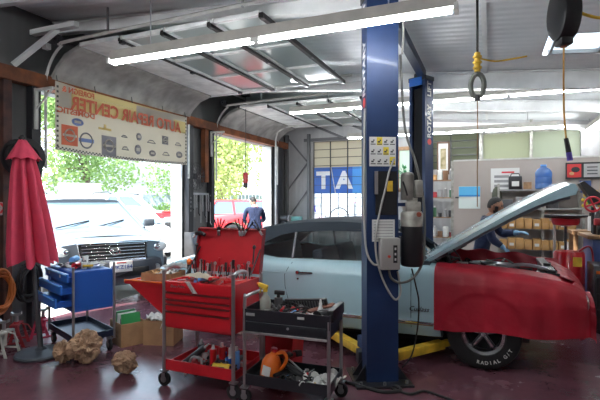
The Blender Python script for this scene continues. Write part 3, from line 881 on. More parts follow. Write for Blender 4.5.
p2 = lift_post('tall blue lift post beyond the car, lettering on its right flange', (-.94,6.93,0), 152, True)
# near post: pictogram decals, dark recess, data plate, control box
back = -.1015
b = MB(); b.use(sticker); b.box((.00,back,2.02),(.235,.002,.255)); dk = mat('decal_ink',(.05,.05,.05),.6)
for r_ in range(3):
    z = 2.11-r_*.085
    for k in range(4):
        x = -.085+k*.057
        b.use(mat('decal_yellow',(.75,.6,.05),.5) if (r_,k) in ((1,2),(0,1),(2,3)) else sticker).box((x,back-.0015,z),(.05,.002,.07))
        b.use(dk); b.box((x-.006,back-.003,z-.006),(.022,.002,.014)); b.box((x+.006,back-.003,z+.008),(.012,.002,.012)); b.box((x,back-.003,z-.026),(.044,.002,.008))
b.build('warning_decals', None, p1)
b = MB(); b.box((.03,back-.004,1.66),(.19,.01,.38)); b.use(M['dark'])
b.build('recess_panel', mat('recess_black',(.012,.012,.014),.6), p1)
b = MB(); b.box((.06,back-.012,1.72),(.05,.004,.09)); b.build('yellow_tag', M['yellow'], p1)
b = MB(); b.box((-.06,back-.012,1.75),(.03,.01,.2)); b.build('release_lever', M['tubegrey'], p1)
b = MB(); b.use(sticker).box((.005,back-.004,1.335),(.20,.004,.19)); b.use(M['grey'])
for k in range(7): b.box((.005,back-.0065,1.41-k*.025),(.17,.001,.006))
b.build('data_plate', None, p1)
cb = MB().box((.045,back-.045,1.14),(.17,.085,.27),bev=.008).build('control_box', mat('box_grey',(.40,.39,.37),.45,.3), p1)
b = MB(); b.use(M['black']).box((.085,back-.09,1.14),(.035,.004,.15)); b.use(sticker)
for k in range(3): b.box((.085,back-.093,1.185-k*.045),(.014,.002,.02))
b.build('switch_strip', None, cb)
MB().cyl((.03,back-.088,1.12),(.03,back-.10,1.12),.012,seg=12).build('indicator_light', mat('indicator_red',(.6,.08,.05),.4), cb)
# power unit beside the near post, fixed by a bracket
pc = (.27,-.07)
b = MB(); b.lathe([(0,1.02),(.085,1.02),(.095,1.035),(.095,1.37),(0,1.37)],(pc[0],pc[1],0),seg=28); pu = b.build('power_unit', M['black'], p1)
b = MB(); b.lathe([(.0,1.37),(.098,1.37),(.098,1.48),(.085,1.50),(0,1.50)],(pc[0],pc[1],0),seg=28); b.build('reservoir_top', M['greywarm'], pu)
b = MB(); b.box((pc[0],pc[1],1.54),(.13,.12,.09),bev=.01); b.cyl((pc[0],pc[1],1.58),(pc[0],pc[1],1.62),.05); b.build('pump_block', M['greywarm'], pu)
b = MB(); b.cyl((pc[0]-.04,pc[1],1.60),(pc[0]-.04,pc[1],1.82),.058,seg=20); b.lathe([(.058,0),(.045,.02),(0,.025)],(pc[0]-.04,pc[1],1.82)); b.build('motor', mat('motor_grey',(.20,.19,.17),.5,.3,var=.3), pu)
b = MB(); b.box((pc[0]+.055,pc[1]-.01,1.70),(.07,.06,.15),bev=.012); b.build('capacitor_cover', M['greywarm'], pu)
b = MB(); b.cyl((pc[0]+.03,pc[1]-.07,1.475),(pc[0]+.03,pc[1]-.10,1.475),.022,seg=12); b.build('filler_cap', mat('cap_brown',(.25,.06,.03),.5), pu)
b = MB(); b.tube([(pc[0]-.06,pc[1]-.06,1.64),(pc[0]-.11,pc[1]-.09,1.76)],.008); b.build('lowering_handle', M['blackmetal'], pu)
b = MB(); b.box((.18,-.06,1.56),(.10,.06,.03)); b.box((.17,-.06,1.30),(.08,.05,.03)); b.split('mounting_bracket', M['lift'], p1)
cw = mat('cable_grey',(.38,.37,.35),.5)
MB().tube([(.10,-.108,1.96),(.055,-.115,1.85),(.02,-.12,1.70),(-.03,-.122,1.5),(-.07,-.13,1.30),(-.06,-.13,1.10),(.0,-.13,.90),(.10,-.12,.74),(.16,-.10,.80),(.13,-.11,.98)],.009,spline=6).build('control_cable', cw, p1)
MB().tube([(.04,-.15,1.01),(.06,-.155,.93),(.15,-.13,.885),(.26,-.12,.92),(.35,-.11,1.05),(.375,-.10,1.25),(.37,-.09,1.6),(.30,-.07,1.95),(.22,-.03,2.25),(.19,0,2.9)],.011,spline=6).build('power_hose', mat('hose_dark',(.12,.12,.11),.5), p1)
MB().tube([(-.145,-.05,2.4),(-.155,-.06,1.9),(-.155,-.07,1.4),(-.14,-.10,1.15),(-.09,-.125,1.05),(-.04,-.13,1.045)],.010,spline=6).build('side_cable', cw, p1)
MB().tube([(.20,-.02,2.9),(.205,-.02,3.2),(.10,.03,3.4)],.010,spline=4).build('upper_cable', cw, p1)
MB().tube([(.26,-.1,1.0),(.29,-.12,.85),(.33,-.08,.7),(.34,-.02,.45),(.30,.02,.2),(.22,.05,.08)],.007,spline=5).build('hydraulic_line', M['rubber'], p1)
# swing arms
def arm(t, a, c, pad=True, m=M['yellow']):
    a=Vector(a); c=Vector(c); d=(c-a); q = d.to_track_quat('X','Z').to_matrix().to_4x4(); L=d.length
    b = MB(); b.box((a+d*.35),(L*.7,.09,.08),rot=q,bev=.006); b.box((a+d*.78),(L*.5,.065,.055),rot=q,bev=.005)
    o = b.build('swing_arm', m, t)
    b = MB(); b.cyl(c+Vector((0,0,-.02)),c+Vector((0,0,.06)),.05,seg=16); b.cyl(c+Vector((0,0,.06)),c+Vector((0,0,.08)),.06,seg=16); b.build('lift_pad', M['rubber'], o)
import mathutils
def tl(t, x, y, z):
    return Matrix.Rotation(-t.rotation_euler.z,4,'Z') @ (Vector((x,y,z))-t.location)
arm(p1, tl(p1,-.80,4.22,.15), tl(p1,-.28,4.92,.16))
arm(p1, tl(p1,-1.03,4.14,.15), tl(p1,-1.75,4.80,.16))
arm(p2, tl(p2,-.80,6.65,.15), tl(p2,-.25,6.0,.16)); arm(p2, tl(p2,-1.03,6.7,.15), tl(p2,-1.9,6.1,.16))
o = MB().box((0,0,0),(.05,.10,.16),rot=(0,0,0),bev=.005).build('arm_restraint', M['lift'], p1, tl(p1,-1.12,4.2,.22), (0,0,R(20)))
t = thing('overhead_beam','dark steel overhead beam joining the tops of the two blue lift posts','car lift',(-.92,5.45,3.44))
b = MB(); b.box((0,0,0),(.10,2.9,.05)); b.box((-.05,0,.04),(.01,2.9,.10)); b.box((.05,0,.04),(.01,2.9,.10)); b.build('beam', mat('beam_navy',(.02,.03,.07),.4,.3), t)
b = MB(); b.tube([(.02,-1.4,.04),(.02,1.4,.04)],.012); b.build('equalizer_cable', M['steel'], t)
for y in (-1.3,1.3): MB().box((0,y,.03),(.08,.2,.08)).build('end_bracket', M['lift'], t)
# black cable on the floor by the near post
t = MB().tube([(-.76,3.80,.012),(-.60,3.74,.014),(-.5,3.85,.013),(-.36,3.80,.013),(-.2,3.72,.013),(-.05,3.60,.013),(.1,3.3,.013)],.011,spline=6).build('floor_cable', M['rubber']); tag(t,'black rubber cable lying on the floor from the near blue lift post to the right','cable')
t = MB().tube([(-1.16,3.78,.012),(-.95,3.72,.014),(-.8,3.70,.013),(-.68,3.78,.014),(-.74,3.86,.014)],.016,spline=6).build('floor_cable', M['rubber']); tag(t,'thick black hose lying at the foot of the near blue lift post','hose')
# ================================================================ OUTSIDE THE BAY DOORS
def asphalt():
    return mat('sunlit_asphalt', (.52,.50,.46), .9, var=.12, scale=.7, bump=.1, bscale=60)
o = struct(MB().box((-30,12,-.06),(49,130,.1)).box((4,-30,-.06),(19,50,.1)).build('ground', asphalt()))  # second slab: unseen apron before the shop front, added to bounce light inside
# ---- vehicles: x forward, origin under the front axle
def vehicle(name, label, cat, loc, rz, P, front=None, wheels=True):
    t = thing(name, label, cat, loc, rz)
    m = P['paint']; L0,L1 = P['x']      # rear, front
    b = MB(); secs=[]
    for x,zt,w in P['low']:
        zb = P['zb']
        h = [(w*.90,zb),(w*.98,zb+.12),(w,zb+(zt-zb)*.5),(w*.97,zt-.10),(w*.90,zt-.02),(w*.5,zt+.02)]
        secs.append([(x,-y,z) for y,z in h]+[(x,y,z) for y,z in h[::-1]])
    b.loft(secs); body = b.build('body', m, t)
    ks=[]
    for wx in P['axles']:
        k = MB(); k.cyl((wx,-1.2,P['r']+.02),(wx,1.2,P['r']+.02),P['r']+.07,seg=28); ks.append(k.build('k'))
    cut(body, ks)
    # cabin: glass body, roof and pillars
    x0,x1,x2,x3 = P['cab']   # rear base, rear top, front top, front base
    zb,zt = P['cz']; wb,wt = P['cw']
    b = MB()
    def ring(x,z,w): return (x,-w,z),(x,w,z)
    bt=[(x0,-wb,zb),(x3,-wb,zb),(x3,wb,zb),(x0,wb,zb)]; tp=[(x1,-wt,zt-.05),(x2,-wt,zt-.05),(x2,wt,zt-.05),(x1,wt,zt-.05)]
    vb=[b.bm.verts.new(p) for p in bt]; vt=[b.bm.verts.new(p) for p in tp]
    b._fin([b.bm.faces.new((vb[i],vb[(i+1)%4],vt[(i+1)%4],vt[i])) for i in range(4)])
    b.build('windows', P.get('glass') or mat('tinted_glass',(.10,.15,.19),.08,coat=.5), t)
    b = MB()
    b.loft([[(x,-wt*1.03,zt-.07),(x,-wt*.97,zt-.02),(x,-wt*.5,zt+.01),(x,wt*.5,zt+.01),(x,wt*.97,zt-.02),(x,wt*1.03,zt-.07)] for x in (x1-.02,x1+.1,(x1+x2)/2,x2-.1,x2+.02)])
    b.build('roof', m, t)
    b = MB()
    for s in (-1,1):
        for a,c in ((x0,x1),(x3,x2)): b.tube([(a,s*wb,zb-.02),(c,s*wt,zt-.04)],.045,seg=6)
        for f in P.get('bpil',(.45,)): b.tube([(lerp(x0,x3,f),s*wb*1.005,zb-.02),(lerp(x1,x2,f),s*wt*1.005,zt-.04)],.04,seg=6)
    b.split('pillar', m, t)
    for wx in P['axles']:
        for s in (-1,1): wheel(t,(wx,s*(P['w']-.12),P['r']),P['r'],.22,s,rimr=P['r']*.66)
    for s in (-1,1):
        b = MB(); b.box((P['cab'][3]-.25,s*(P['w']+.10),P['cz'][0]+.08),(.12,.20,.15),bev=.03); b.build('side_mirror', P.get('mirror',m), t)
    return t
wp = mat('white_car_paint',(.80,.80,.80),.2,coat=.6)
sp_ = mat('silver_car_paint',(.13,.15,.175),.28,.2,coat=.5)
clad = mat('grey_cladding',(.06,.065,.08),.4,.2)
SUV = dict(paint=sp_,x=(-3.9,.9),zb=.28,low=[(-3.85,1.0,.80),(-3.7,1.10,.90),(-2.5,1.14,.93),(-.9,1.12,.93),(-.3,1.12,.92),(.35,1.06,.90),(.65,1.0,.87),(.80,.955,.79)],
   axles=(0,-2.79),r=.36,w=.92,cab=(-3.75,-3.4,-1.35,-.35),cz=(1.10,1.62),cw=(.84,.68),bpil=(.3,.62))
suv = vehicle('suv','silver suv with chrome emblem grille, nosed into the left bay doorway','suv',(-6.05,5.70,-.01),-30,SUV)
b = MB()
pts = [(.70,-.50,.98),(.76,-.46,.72),(.76,.46,.72),(.70,.50,.98)]
b.use(M['dark']).prism([(.66,.68),(.87,.68),(.815,.955),(.66,.965)],'y',-.50,.50); gr = b.build('grille', None, suv)
for k in range(5):
    z=.725+k*.05; MB().box((.872-(z-.68)*.20,0,z),(.02,.93,.014),bev=.004).build('grille_bar', M['chrome'], gr)
b = MB(); b.tube([(.875,-.47,.685),(.875,.47,.685),(.82,.52,.955),(.82,-.52,.955)],.016,closed=True,seg=6); b.build('grille_surround', M['chrome'], gr)
b = MB(); P=[(.885,.075*math.cos(a),.82+.055*math.sin(a)) for a in [2*PI*k/20 for k in range(20)]]; b.tube(P,.010,closed=True,seg=6)
P=[(.89,.03*math.cos(a),.82+.05*math.sin(a)) for a in [2*PI*k/16 for k in range(16)]]; b.tube(P,.009,closed=True,seg=6)
P=[(.89,.052*math.cos(a),.845+.018*math.sin(a)) for a in [2*PI*k/16 for k in range(16)]]; b.tube(P,.009,closed=True,seg=6); b.build('emblem', M['chrome'], gr)
for s in (-1,1):
    b = MB(); b.sph((.70,s*.70,.85),(.13,.17,.095),16,10,rot=(0,R(10),s*R(-28))); hl = b.build('headlight', mat('lamp_glass',(.70,.74,.75),.08,coat=.8), suv)
    MB().sph((.76,s*.68,.85),(.09,.07,.06)).build('reflector', M['chrome'], hl)
b = MB(); b.loft([[(x,-y,.42),(x+.04,-y,.52),(x+.02,-y,.66),(x-.06,-y,.69),(x-.25,-y,.45)] for y,x in [(-.93,.40),(-.88,.68),(-.6,.88),(0,.95),(.6,.88),(.88,.68),(.93,.40)]]); bp = b.build('bumper', clad, suv)
b = MB(); b.box((.93,0,.50),(.06,1.0,.13),bev=.01); b.build('lower_intake', M['dark'], bp)
for s in (-1,1):
    b = MB(); b.cyl((.84,s*.66,.53),(.90,s*.64,.53),.055,seg=16); b.build('fog_lamp', M['silver'], bp)
b = MB(); b.box((1.005,.06,.60),(.012,.33,.165),bev=.004); pl = b.build('licence_plate', M['paperwhite'], suv)
text('plate_number','6PKZ184',.085,mat('plate_blue',(.05,.07,.25),.5),pl,(1.013,.06,.59),rot=(PI/2,0,PI/2),ext=.001,bold=.001)
b = MB(); b.box((1.012,.06,.66),(.003,.14,.02)); b.build('plate_header', mat('plate_red',(.5,.08,.08),.5), pl)
b = MB(); b.tube([(-.35,-.62,1.14),(-.62,-.05,1.24)],.012); b.tube([(-.35,.02,1.14),(-.62,.55,1.24)],.012); b.split('wiper', M['blackmetal'], suv)
b = MB()
for s in (-1,1): b.tube([(-3.2,s*.58,1.74),(-3.0,s*.58,1.78),(-1.8,s*.58,1.78),(-1.6,s*.58,1.73)],.018,seg=6)
b.split('roof_rail', M['blackmetal'], suv)
b = MB(); b.surf(lambda u,v:(lerp(.60,-.40,v), lerp(-.50,.50,u)*(1-.0*v), lerp(1.03,1.14,v)+.018*math.sin(PI*u)),9,7); b.solidify(.01); b.build('hood_bulge', sp_, suv)

SED = dict(paint=wp,x=(-3.7,.9),zb=.22,low=[(-3.6,.85,.75),(-3.4,.98,.86),(-2.6,1.0,.90),(-.8,.96,.90),(.2,.86,.88),(.6,.78,.82),(.85,.66,.66)],
   axles=(0,-2.7),r=.32,w=.90,cab=(-3.1,-2.5,-1.35,-.35),cz=(.94,1.42),cw=(.80,.60))
vehicle('sedan','white sedan parked outside behind the silver suv','car',(-8.9,9.7,-.01),-33,SED)
truckm = mat('white_truck_paint',(.78,.78,.78),.3,coat=.4); redp = mat('red_car_paint',(.62,.03,.035),.3,coat=.5)
TR = dict(paint=truckm,x=(-4.5,.9),zb=.40,low=[(-4.6,1.15,.90),(-2.9,1.18,.94),(-.9,1.20,.94),(-.4,1.18,.94),(.3,1.12,.93),(.8,1.02,.88)],
   axles=(0,-3.2),r=.38,w=.94,cab=(-2.3,-2.1,-1.25,-.55),cz=(1.14,1.80),cw=(.86,.72),bpil=(.4,))
tt = vehicle('pickup_truck','white pickup truck with red front fender and red door lettering, parked outside','truck',(-11.6,14.3,-.01),36,TR)
b = MB()
for s in (-1,1):
    b.surf(lambda u,v:(lerp(-.62,.78,u), s*(.955-.03*max(0,u-.8)*5+ .0*v), lerp(.92,1.14,v)),8,4)
    b.box((.60,s*.935,.7),(.34,.03,.5)); b.box((-.56,s*.955,.72),(.14,.02,.44))
b.box((.15,0,1.17),(1.3,1.7,.03)); b.solidify(.004) if False else None
b.split('red_fender', redp, tt)
text('door_lettering','TOWING',.20,mat('letter_red',(.6,.03,.03),.5),tt,(-1.25,-.965,.98),ext=.002,bold=.004)
text('door_lettering','SERVICE',.18,mat('letter_red',(.6,.03,.03),.5),tt,(-1.25,-.965,.76),ext=.002,bold=.004)
RS = dict(SUV); RS.update(paint=redp, r=.36)
vehicle('suv','red suv parked outside, seen through the far bay doorway beside the man','suv',(-6.9,16.6,-.01),36,RS)
# ---- trees, hedge, house and board
leafm = cloth('leaf_green',(.24,.36,.12),.5,.6,var=.35,scale=1.2,bump=0)
leafy = cloth('leaf_yellow_green',(.42,.48,.18),.5,.6,var=.35,scale=1.2,bump=0)
leafr = cloth('leaf_red',(.22,.07,.06),.3,.6,var=.35,scale=1.2,bump=0)
bark = mat('bark',(.16,.12,.09),.9,var=.3,bump=.3)
def crown_mesh(seed, blobs, n_leaf, ls):
    rn = random.Random(seed); b = MB()
    for k in range(n_leaf):
        c,r = blobs[k%len(blobs)]
        d = Vector((rn.gauss(0,1),rn.gauss(0,1),rn.gauss(0,1))).normalized()*r*(rn.random()**.35)
        p = Vector(c)+d; a = Vector((rn.gauss(0,1),rn.gauss(0,1),rn.gauss(0,1))).normalized(); q = a.orthogonal().normalized(); s = ls*rn.uniform(.6,1.3)
        v = [b.bm.verts.new(p+x) for x in (a*s, q*s*.5, -a*s*.8, -q*s*.5)]
        b._fin([b.bm.faces.new(v)])
    return b
def tree(label, loc, h, r, seed, m, group=None, n=8000, ls=.105):
    t = thing('tree', label, 'tree', loc, 0, group); rn = random.Random(seed)
    blobs = [((rn.uniform(-.7,.7)*r, rn.uniform(-.7,.7)*r, h-r*.9+rn.uniform(-.7,.6)*r), r*rn.uniform(.4,.65)) for _ in range(11)]
    crown_mesh(seed, blobs, n, ls).build('crown', m, t)
    b = MB(); b.tube([(0,0,0),(.05,.03,h*.3),(-.05,.08,h*.6),(.0,0,h*.8)],[.16,.13,.09,.04][0],seg=8)
    for k in range(5):
        c,_ = blobs[k]; b.tube([(0,.04,h*.42),(c[0]*.5,c[1]*.5,(h*.45+c[2])/2),c],.05,seg=6)
    b.build('trunk', bark, t)
    return t
def P2(px, d, z=0):
    x=(px-300)/450*d; c_,s_=math.cos(R(22.8)),math.sin(R(22.8)); return (x*c_-d*s_, x*s_+d*c_, z)
for i,(x,y,h,r,m,lb) in enumerate([(-19.6,12.7,5.2,2.6,leafy,'broad yellow-green tree behind the white board and the silver suv'),
      (-17.3,15.4,7.0,2.5,leafm,'tall green tree right of the yellow-green one, outside the left bay'),
      (-14.5,19.6,6.4,2.3,leafm,'green tree with two bare trunks near the right jamb of the left bay'),
      (-12.3,18.9,6.4,2.6,leafy,'bright green tree filling the far bay doorway'),
      (-9.3,21.3,7.0,2.6,leafy,'bright green tree behind the man at the far bay doorway'),
      (-24.5,10.2,6.5,3.0,leafm,'green tree at the far left beyond the silver suv')]):
    tree(lb,(x,y,-.01),h,r,20+i,m)
t = MB(); 
t = crown_mesh(41,[((0,0,.7),.7),((.6,.3,.9),.6),((-.6,-.2,.6),.6)],1500,.10).build('shrub', leafr, None, (-16.3,17.0,0)); tag(t,'dark red leaved shrub outside, beyond the white sedan','shrub')
t = crown_mesh(42,[((k*.8,k*.6,.8),.7) for k in range(-5,6)],6000,.10).build('hedge', leafm, None, (-13.2,19.2,0)); tag(t,'low green hedge along the back of the lot outside the bay doors','hedge')
t = thing('board_sign','blank white board on posts outside, above the silver suv roof','sign',(-9.64,8.42,-.01),45)
b = MB(); b.box((0,0,1.76),(.98,.05,.56),bev=.01); b.build('panel', M['white'], t)
for s in (-.4,.4): MB().box((s,0,.8),(.07,.07,1.6)).build('post', M['white'], t)
t = thing('house','low grey house with a pitched roof far behind the parked cars','house',(-24,25,-.01),38)
b = MB(); b.box((0,0,1.4),(9,5,2.8)); b.build('wall', mat('house_wall',(.5,.52,.55),.8), t)
b = MB(); b.prism([(-5,2.8),(5,2.8),(0,4.6)],'y',-3,3); b.build('roof', mat('house_roof',(.25,.26,.28),.8), t)
for x in (-2.5,.5,3): MB().box((x,-2.52,1.5),(1.0,.06,1.0)).build('window', M['darkgrey'], t)
t = thing('fence','pale blue-grey board fence behind the trees outside the far bay','fence',(-12.8,21.8,-.01),39)
b = MB()
for k in range(50): b.box((-5+k*.2,0,.95),(.18,.03,1.9))
for z in (.5,1.5): b.box((0,.04,z),(10,.05,.08))
b.build('board_panel', mat('fence_blue',(.40,.47,.52),.8,var=.2), t)
t = thing('low_wall','pinkish low brick wall outside, behind the white sedan','wall',(-16.8,13.4,-.01),40)
b = MB(); b.box((0,0,.55),(7,.25,1.1)); b.build('brickwork', mat('pink_brick',(.42,.28,.23),.85,var=.35,scale=12), t)
MB().box((0,0,1.13),(7.1,.32,.07)).build('coping', M['offwhite'], t)
# ================================================================ LEFT SIDE THINGS
# ---- banner hung inside the left bay door, seen from its back (lettering reads mirrored)
bann = mat('banner_vinyl',(.62,.58,.50),.6,var=.06,scale=3)
nt = bann.node_tree; pb = nt.nodes['Principled BSDF']; tl_ = nt.nodes.new('ShaderNodeBsdfTranslucent'); tl_.inputs['Color'].default_value=(.66,.60,.50,1)
mx = nt.nodes.new('ShaderNodeMixShader'); mx.inputs['Fac'].default_value=.45; nt.links.new(pb.outputs[0],mx.inputs[1]); nt.links.new(tl_.outputs[0],mx.inputs[2]); nt.links.new(mx.outputs[0],nt.nodes['Material Output'].inputs['Surface'])
ban = thing('banner','cream banner with mirrored lettering and car badges, hanging in the left bay door','banner',(-5.02,5.35,2.665))
L_=1.345; HH=.43
def bx(y): return .012*math.sin(y*3.1)+.006*math.sin(y*9)
def bz(y): return -.035*(1-(y/L_)**2)          # sags a little between its ties
b = MB(); b.surf(lambda u,v:(bx(lerp(-L_,L_,u))-.0, lerp(-L_,L_,u), lerp(-HH,HH,v)+bz(lerp(-L_,L_,u))),40,8); b.solidify(.002); sheet = b.build('sheet', bann, ban)
ck = MB(); w_,k_ = mat('check_black',(.05,.05,.05),.6), mat('check_white',(.6,.58,.52),.6)
for i in range(96):
    y = -L_+.015+i*(2*L_-.03)/95; ck.use(k_ if i%2 else w_)
    for z in (-HH+.018,): 
        ck.box((bx(y)+.004,y,z+bz(y)),(.002,.03,.018)); 
        ck.use(w_ if i%2 else k_); ck.box((bx(y)+.004,y,z+.018+bz(y)),(.002,.03,.018))
for i in range(26):
    z=-HH+.05+i*.031
    for s in (-1,1):
        y=s*(L_-.03); ck.use(k_ if i%2 else w_); ck.box((bx(y)+.004,y,z),(.002,.028,.028))
ck.build('checker_border', None, ban)
fade = lambda n,c: mat(n,c,.6)
redl=fade('faded_red',(.58,.12,.05)); yel=fade('faded_yellow',(.66,.48,.16)); ink=fade('faded_ink',(.22,.21,.23)); bluef=fade('faded_blue',(.14,.20,.42))
b = MB(); b.box((.005,.0,.225),(.002,2*L_-.12,.20)); b.box((.005,-.05,.37),(.002,2*L_-.7,.085)); b.build('yellow_band', mat('faded_band',(.68,.55,.22),.6), ban)
# mirrored: rotate so text advances towards -Y seen from inside the shop
def btext(s,size,m,y,z,sx=1.0):
    o = text('lettering',s,size,m,ban,(.024+0*bx(y),y,z+bz(y)),rot=(PI/2,0,PI/2),ext=.001,bold=.003+(.004 if size>.2 else 0)); o.scale=(-sx,1,1); return o
btext('AUTO REPAIR CENTER',.245,redl,.0,.225,.90)
btext('FOREIGN &',.10,redl,-1.0,.365,1.0); btext('DOMESTIC',.10,redl,-1.03,.09,1.2)
def ring(y,z,r1,r2,m,w=.010):
    b = MB(); b.tube([(.008,y+r1*math.cos(a),z+r2*math.sin(a)) for a in [2*PI*k/20 for k in range(20)]],w,closed=True,seg=4); return b
badges = [(y*.93,z,a*.95,c,k,m) for y,z,a,c,k,m in [(-1.08,-.02,.10,.05,'o',bluef),(-1.22,-.22,.13,.13,'q',redl),(-.92,-.24,.13,.10,'b',bluef),(-.50,-.26,.14,.14,'n',ink),(-.58,-.03,.12,.04,'t',yel),(-.18,-.08,.06,.03,'s',ink),(-.16,-.26,.07,.05,'s',ink),
          (.12,-.05,.06,.06,'o',ink),(.10,-.25,.075,.075,'o',ink),(.42,-.10,.10,.05,'s',ink),(.45,-.28,.08,.05,'o',ink),(.78,-.04,.08,.07,'q',ink),(.80,-.27,.09,.06,'s',ink),(1.16,-.08,.09,.05,'s',ink),(1.2,-.26,.09,.06,'o',ink)]]
for y,z,a,c,k,m in badges:
    b = MB(); b.use(m); zz=z+bz(y); xx=.006+bx(y)
    if k == 'o': b.lathe([(0,0),(1,0),(1,.003),(0,.003)],(0,0,0),seg=20,ax='x'); [setattr(v,'co',Vector((v.co.x+xx, y+v.co.y*a, zz+v.co.z*c))) for v in b.bm.verts[:]]; b.use(bann).box((xx+.004,y,zz),(.002,a*1.1,c*.7))
    elif k in 'qn':
        b.box((xx,y,zz),(.003,2*a,2*c)); b.use(bann); 
        P=[(xx+.003,y+a*.6*math.cos(t_),zz+c*.6*math.sin(t_)) for t_ in [2*PI*i/18 for i in range(18)]]; b.tube(P,.010,closed=True,seg=4)
        b.box((xx+.003,y,zz),(.003,a*1.7,c*.22))
    elif k == 'b':
        P=[(xx+.002,y+c*math.cos(t_),zz+c*math.sin(t_)) for t_ in [2*PI*i/20 for i in range(20)]]; b.use(ink).tube(P,.012,closed=True,seg=4); b.use(m).box((xx+.004,y,zz),(.003,2*a,.05))
    elif k == 't': b.box((xx,y,zz),(.003,2*a,.03)); b.box((xx,y,zz+.04),(.003,.04,.05))
    else: b.tube([(xx,y-a,zz-c*.3),(xx,y-a*.4,zz+c*.5),(xx,y+a*.4,zz+c*.5),(xx,y+a,zz-c*.3)],.008,seg=4,closed=True)
    b.build('badge', None, ban)
for y in (-1.3,-.7,0,.7,1.3): MB().tube([(.0,y,HH+bz(y)-.02),(-.03,y,HH+.10)],.005,seg=5).build('tie', M['blackmetal'], ban)

# ---- closed market umbrella on a round base, leaning
um = thing('patio_umbrella','closed red patio umbrella leaning on its black pole and round base','umbrella',(-4.27,3.25,0))
b = MB(); b.lathe([(0,.0),(.235,.0),(.245,.02),(.235,.035),(.17,.05),(.06,.062),(.03,.09),(0,.09)],seg=40); b.build('base', mat('base_slate',(.05,.06,.075),.5), um)
lean = Vector((-.19,-.07,2.28)); up_=lean.normalized()
b = MB(); b.tube([(0,0,.03),tuple(lean*.99)],.02,seg=12); b.cyl((0,0,.05),tuple(up_*.42),.027,.027,seg=14); b.build('pole', M['darkgrey'], um)
redu = cloth('umbrella_red',(.78,.07,.14),.25,.65,var=.12)
def fold(u,v):
    a=2*PI*u; z=lerp(2.20,.93,v); base = interp(v,[(0,.03),(.08,.09),(.25,.135),(.6,.195),(.9,.235),(1,.235)])[0]
    f = .5+.5*math.cos(a*8); r = base*(1-.55*(1-f)**1.2*min(1,v*4)); z += .06*(1-f)*(v>.85)*(v-.85)/.15 + (.02*math.sin(a*3) if v > .9 else 0)
    p = up_*z; return (p.x+r*math.cos(a),p.y+r*math.sin(a),p.z)
b = MB(); b.surf(fold,128,24,cu=True); b.solidify(.004); can = b.build('canopy', redu, um)
def vent(u,v):
    a=2*PI*u; z=lerp(2.25,2.02,v); f=.5+.5*math.cos(a*8); r=lerp(.025,.165,v)*(1-.14*(1-f)); p=up_*(z+.02*(1-f)*v); return (p.x+r*math.cos(a),p.y+r*math.sin(a),p.z)
b = MB(); b.surf(vent,96,6,cu=True); b.solidify(.003); b.build('vent', redu, can)
b = MB(); p=up_*2.25; b.sph(p,(.03,.03,.035)); b.cyl(tuple(up_*2.2),tuple(up_*2.26),.035); b.build('finial', M['black'], um)
# ---- round black hose reel on the wall column behind the umbrella
hr = thing('hose_reel','round black air hose reel on the wall behind the top of the red umbrella','hose reel',(-5.03,3.60,2.10))
b = MB()
for x in (-.09,.09): b.lathe([(.13,0),(.205,0),(.215,.01),(.205,.02),(.13,.02)],(x,0,0),ax='x',seg=32)
b.build('reel_disc', M['rubber'], hr)
b = MB()
for k in range(4): b.tube([(-.07+k*.045,.155*math.cos(a),.155*math.sin(a)) for a in [2*PI*i/28 for i in range(28)]],.02,closed=True,seg=6)
b.build('wound_hose', M['rubber'], hr)
b = MB(); b.cyl((-.14,0,0),(.14,0,0),.05); b.box((-.13,0,0),(.03,.08,.30)); b.box((0,0,0),(.02,.30,.03)); b.build('bracket', M['darkgrey'], hr)
MB().tube([(.0,.17,.03),(.03,.21,-.12),(.02,.20,-.25)],.012,spline=5).build('hose_end', M['rubber'], hr)
# ---- EXIT sign
ex = thing('exit_sign','white EXIT sign with red letters, half hidden by the red umbrella','sign',(-5.18,3.50,1.50))
MB().box((0,0,0),(.03,.50,.15),bev=.005).build('panel', mat('exit_pink',(.40,.30,.30),.6), ex)
text('lettering','EXIT',.16,M['red'],ex,(.018,0,0),rot=(PI/2,0,PI/2),ext=.002,bold=.004)
# ---- hoses hanging on the wall
def coil(label,y,z,r,m,n_=5,x=-5.12,sq=1.5):
    b = MB(); P=[]
    for i in range(n_*20):
        a=2*PI*i/20; k=i/(n_*20); P.append((x+.03*math.sin(a*1.3)+.05*k, y+(r+.03*math.sin(k*17))*math.sin(a), z+(r*sq+.05*math.sin(k*11))*math.cos(a)))
    b.tube(P,.014,seg=6); b.box((x-.04,y,z+r*sq-.01),(.06,.05,.03))
    tag(b.build('hose_coil', m),label,'hose')
coil('teal air hose coil hanging low on the left wall',3.06,.66,.17,M['teal'],5)
coil('orange extension cord coil hanging low on the left wall, next to the teal hose',3.38,.56,.14,M['orangehose'],6)
coil('black hose coil hanging on the left wall behind the umbrella pole',3.72,.62,.13,M['rubber'],5)
coil('dark hose coil hanging at the left edge of the photo, left of the teal hose',2.75,.75,.18,M['rubber'],4)
